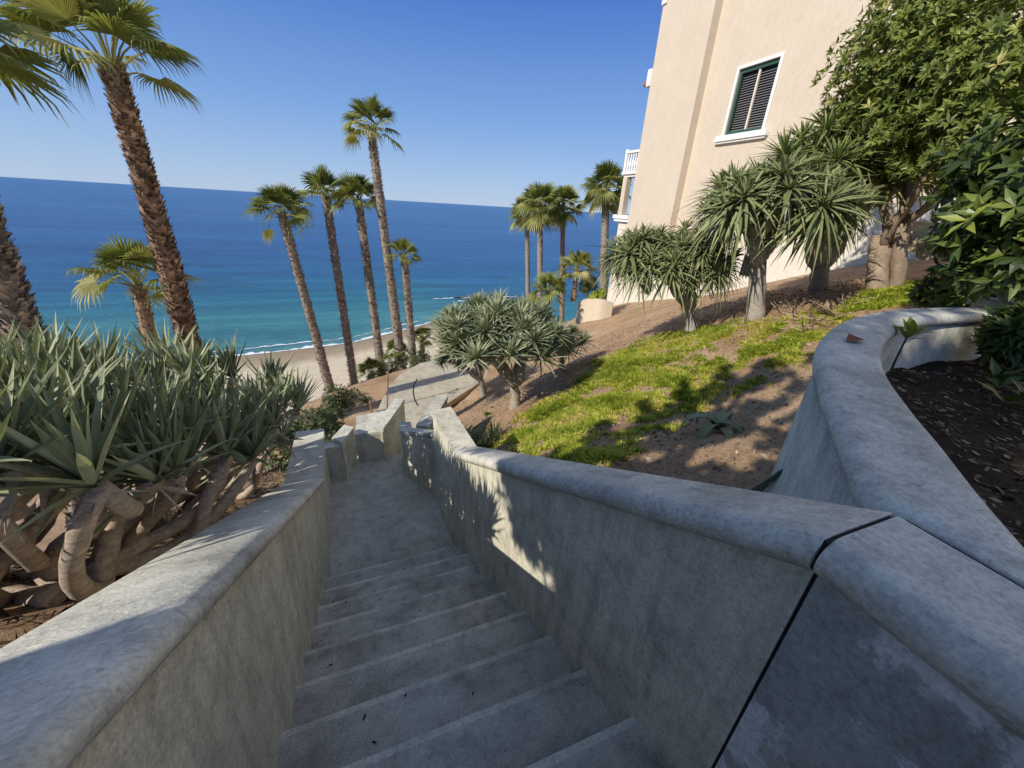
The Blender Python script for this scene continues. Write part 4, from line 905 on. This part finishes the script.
def window(h, sill=True):
    a, b_, c, d = h; t = .095; mb = MB(); x0 = XW-.05; x1 = XW-.003
    for lo, hi in [((a-t, c-.02), (a, d+t)), ((b_, c-.02), (b_+t, d+t)), ((a, d), (b_, d+t))]: mb.box((x0, lo[0], lo[1]), (x1, hi[0], hi[1]))
    fr = mb.build('window', M['white'], hs, bevel=.008)
    mb = MB(); mb.box((XW-.16, a-.28, c-.20), (XW-.004, b_+.28, c-.10)); mb.box((XW-.11, a-.22, c-.26), (XW-.004, b_+.22, c-.203)); mb.box((XW-.13, a-.24, c-.098), (XW-.004, b_+.24, c-.022)); mb.build('sill', M['white'], fr, bevel=.012)
    mb = MB(); g = .09; xg0 = XW+.03; xg1 = XW+.10
    for lo, hi in [((a+.003, c+.003), (a+g, d-.003)), ((b_-g, c+.003), (b_-.003, d-.003)), ((a+g, d-g*1.3), (b_-g, d-.003)), ((a+g, c+.003), (b_-g, c+g))]: mb.box((xg0, lo[0], lo[1]), (xg1, hi[0], hi[1]))
    mb.build('sash', M['green_paint'], fr, bevel=.006)
    mb = MB(); mb.box((XW+.17, a+.01, c+.01), (XW+.18, b_-.01, d-.01)); mb.build('pane', M['glass'], fr)
    mb = MB(); n_ = 24
    for k in range(n_):
        z = c+g+.02+(d-c-2.3*g)*k/(n_-1)
        mb.add([(XW+.115, a+g, z), (XW+.115, b_-g, z), (XW+.15, b_-g, z+.030), (XW+.15, a+g, z+.030)], [(0, 1, 2, 3)])
    mb.build('blind', M['slat'], fr)
    mb = MB(); m_ = (a+b_)/2; mb.box((XW+.06, m_-.03, c+g), (XW+.112, m_+.03, d-g)); mb.build('mullion', M['plinth'], fr)
window(W1); window(W2)
# plinth with barred vents
mb = MB(); vz = [(11.2, 11.75, -2.0, -1.35), (14.3, 14.75, -3.55, -3.0)]
def plinth_top(y): return H(12, y)+1.35
ypl = np.linspace(-6, 16.35, 24)
strip_wall(mb, [(11.80, y) for y in ypl], [(XW+.1, y) for y in ypl], [max(plinth_top(y), -3.2) for y in ypl], [-6]*24)
mb.build('plinth', M['plinth'], hs)
for a, b_, c, d in [(8.9, 9.6, 0, 0), (13.6, 14.2, 0, 0)]:
    z = H(11.8, (a+b_)/2); mb = MB(); mb.box((11.79, a, z+.35), (11.797, b_, z+.95)); vn = mb.build('vent', M['dark'], hs)
    mb = MB()
    for k in range(6): y = a+(b_-a)*(k+.5)/6; mb.box((11.755, y-.012, z+.3), (11.779, y+.012, z+1.0))
    mb.build('grille', M['iron'], vn)
# cornice fragments and eave on the sea side
mb = MB(); mb.box((XP-.10, YC-.3, 7.42), (XP-.002, YC+.12, 7.6)); mb.box((XP-.06, YC-.22, 7.25), (XP-.002, YC+.06, 7.418)); mb.build('cornice', M['white'], hs, bevel=.03)
mb = MB(); mb.box((XP-.06, YC+.003, 4.75), (13, YC+.25, 5.35)); mb.build('pilaster_capital', M['white'], hs, bevel=.05)
mb = MB()
for k in range(3): mb.tube([(XP+.02+k*.2, YC+.26, 4.95), (XP+.02+k*.2, YC+.42, 4.86)], .08, 8)
mb.build('roof_tiles', M['tile'], hs)
bl = MB(); bl.box((XP+.1, YC+.004, 1.52), (15, YC+1.0, 1.62)); bl.box((XP+.02, YC+.005, 1.622), (15, YC+1.08, 1.74)); bo = bl.build('balcony', M['white'], hs, bevel=.02)
mb = MB(); mb.box((XP+.04, YC+.006, 2.46), (XP+.22, YC+1.06, 2.56)); mb.box((XP+.24, YC+.9, 2.46), (15, YC+1.06, 2.56)); mb.build('handrail', M['white'], bo, bevel=.015)
for k in range(5):
    y = YC+.16+k*.17; mb = MB()
    pr_ = [(0, .05), (.08, .05), (.14, .028), (.28, .065), (.45, .045), (.6, .03), (.66, .05), (.715, .05)]
    mb.tube([(XP+.13, y, 1.743+h_) for h_, r_ in pr_], [r_ for h_, r_ in pr_], 8); mb.build('baluster', M['white'], bo, smooth=True)
mb = MB(); mb.box((XP+.06, YC+.93, 1.742), (XP+.24, YC+1.07, 2.64)); mb.build('newel_post', M['white'], bo, bevel=.015)
mb = MB(); mb.box((XP+.06, YC+.68, -.06), (XP+.34, YC+.96, 1.518)); mb.build('column', M['stucco'], hs, bevel=.02)
mb = MB(); mb.box((XP+.5, YC+.007, -.06), (XP+.52, YC+.66, 1.5)); mb.build('glass_screen', M['glass'], hs)
mb = MB(); mb.box((XP+.02, YC+.008, -.36), (15, YC+1.15, -.24)); mb.box((XP-.03, YC+.009, -.238), (15, YC+1.22, -.063)); mb.build('lower_ledge', M['white'], hs, bevel=.02)
mb = MB(); mb.box((XP+.15, YC+.01, -6), (15, YC+.9, -.362)); mb.build('lower_bay', M['plinth'], hs)
# ---------------------------------------------------------------- leafy tree added left of the frame, foliage placed to shape the shade
SUN_AZ = R(-108); SUN_EL = R(35)
sd = V((math.sin(SUN_AZ)*math.cos(SUN_EL), math.cos(SUN_AZ)*math.cos(SUN_EL), math.sin(SUN_EL)))
base = V((-3.6, -1.2, H(-3.6, -1.2))); t8 = thing('leafy_tree', tuple(base), 'unseen leafy tree added outside the left of the frame, foliage shaped to shade the stair', 'tree')
tg = []
for _ in range(60): y = rng.uniform(-1.6, 1.75); tg.append((xr(y), y, rtop(max(y, .32))[1]-rng.uniform(0, .7 if y < .8 else .3), .36))
for _ in range(24): y = rng.uniform(-.6, .55); tg.append((xl(y)-.2, y, ltop(y)[1], .36))
for _ in range(30): tg.append((rng.uniform(-.4, .8), rng.uniform(-.8, .7), -1.7, .36))
for p in cs[:27]: tg.append((p.x, p.y, -.58, .33)); tg.append((p.x+rng.uniform(-.2, .2), p.y-rng.uniform(0, .4), -.58, .36))
for _ in range(70): x = rng.uniform(1.2, 5.5); tg.append((x, rng.uniform(-2.5, 1.0 if x < 3 else 1.3), -1.0, .4))
PD = [tuple(ground(*p))[:2] for p in [(520, 472), (555, 448), (572, 464), (606, 420), (622, 442), (645, 398), (660, 420), (682, 378), (697, 402), (724, 362), (738, 388), (770, 356), (787, 378), (818, 345), (836, 395), (812, 470), (785, 500), (700, 496), (640, 480)]]
HO = [V(tuple(ground(*p))) for p in [(775, 390), (739, 401), (773, 417), (752, 438), (793, 428), (780, 455), (732, 460), (710, 449), (705, 410), (673, 428), (655, 456), (684, 465), (809, 372), (807, 401), (618, 462), (640, 440)]]
ax0 = min(p[0] for p in PD); ax1 = max(p[0] for p in PD); ay0 = min(p[1] for p in PD); ay1 = max(p[1] for p in PD)
sh = V((sd.x, sd.y, 0)).normalized(); sp_ = V((-sh.y, sh.x, 0))
gx_ = ax0
while gx_ < ax1:
    gy_ = ay0
    while gy_ < ay1:
        q = V((gx_+rng.uniform(-.03, .03), gy_+rng.uniform(-.03, .03), 0))
        if inpoly(q.x, q.y, PD) and all(((q-V((h.x, h.y, 0))).dot(sh)/.225)**2+((q-V((h.x, h.y, 0))).dot(sp_)/.15)**2 > 1 for h in HO): tg.append((q.x, q.y, H(q.x, q.y), .07))
        gy_ += .115
    gx_ += .13
for p in cs[31::5]: tg.append((p.x, p.y+.05, -.58, .2))
for p in cs[34:]:
    for q in range(2): tg.append((p.x+rng.uniform(-.15, .15), p.y-.22-rng.uniform(0, .2), -.90, .2))
blobs = []
for x, y, z, r in tg:
    p = V((x, y, z)); q = p+sd*(((rng.uniform(3.0, 3.7) if r > .1 else rng.uniform(2.3, 2.7))+x)/-sd.x)
    dz = FW.dot(q); 
    if dz > 0 and q.dot(AX)/dz*F+512 > -60 and -80 < q.dot(DN)/dz*F+384 < 850: continue
    blobs.append((q, (r, r, r*.9)))
tr = MB(); limb(tr, base-UP*.2, base+UP*1.6, .2, .16, 10, .04); branches(tr, base+UP*1.6, [b_[0] for b_ in blobs[::6]], .03, pw=.36); tr.build('trunk', M['tree_bark'], t8, smooth=True)
mb = MB(); leaf_cloud(mb, [b_ for b_ in blobs if b_[1][0] > .2], 60, .15, .062, 6, .1, .1); leaf_cloud(mb, [b_ for b_ in blobs if .1 < b_[1][0] <= .2], 16, .09, .05, 6, .1, .1); leaf_cloud(mb, [b_ for b_ in blobs if b_[1][0] <= .1], 13, .075, .05, 6, .1, .1); mb.build('crown', M['tree_leaf'], t8)
# ---------------------------------------------------------------- light
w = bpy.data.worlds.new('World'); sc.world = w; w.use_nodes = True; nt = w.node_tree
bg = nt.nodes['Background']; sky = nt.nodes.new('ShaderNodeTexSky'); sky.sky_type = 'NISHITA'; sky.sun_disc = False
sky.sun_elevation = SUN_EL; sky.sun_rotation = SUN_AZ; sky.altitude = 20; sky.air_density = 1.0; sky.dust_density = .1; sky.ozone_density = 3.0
tc = N(nt, 'ShaderNodeTexCoord'); sp = N(nt, 'ShaderNodeSeparateXYZ'); nt.links.new(tc.outputs['Generated'], sp.inputs[0])
tint = ramp(nt, sp.outputs['Z'], [(0, (4.3, 5.8, 8.2)), (.05, (3.6, 5.3, 8.2)), (.16, (2.1, 4.0, 7.9)), (.36, (.62, 1.85, 6.3)), (.5, (.55, 1.7, 6.0)), (.74, (1.9, 2.9, 5.4)), (1, (2.6, 3.5, 5.3))])  # stops above the frame brightened as added fill for the shade
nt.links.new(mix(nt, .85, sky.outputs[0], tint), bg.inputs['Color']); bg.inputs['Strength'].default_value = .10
sun = bpy.data.lights.new('sun', 'SUN'); sun.energy = 5.0; sun.angle = R(.53); sun.color = (1, .93, .82)
so = bpy.data.objects.new('sun', sun); COL.objects.link(so); so.rotation_euler = (-sd).to_track_quat('-Z', 'Y').to_euler()
cam = bpy.data.cameras.new('camera'); co = bpy.data.objects.new('camera', cam); COL.objects.link(co); sc.camera = co
cam.sensor_width = 36; cam.lens = F/1024*36; cam.clip_start = .03; cam.clip_end = 40000
mw = Matrix((AX, -DN, -FW)).transposed().to_4x4(); co.matrix_world = mw
sc.view_settings.view_transform = 'Standard'; sc.view_settings.look = 'None'; sc.view_settings.exposure = 0
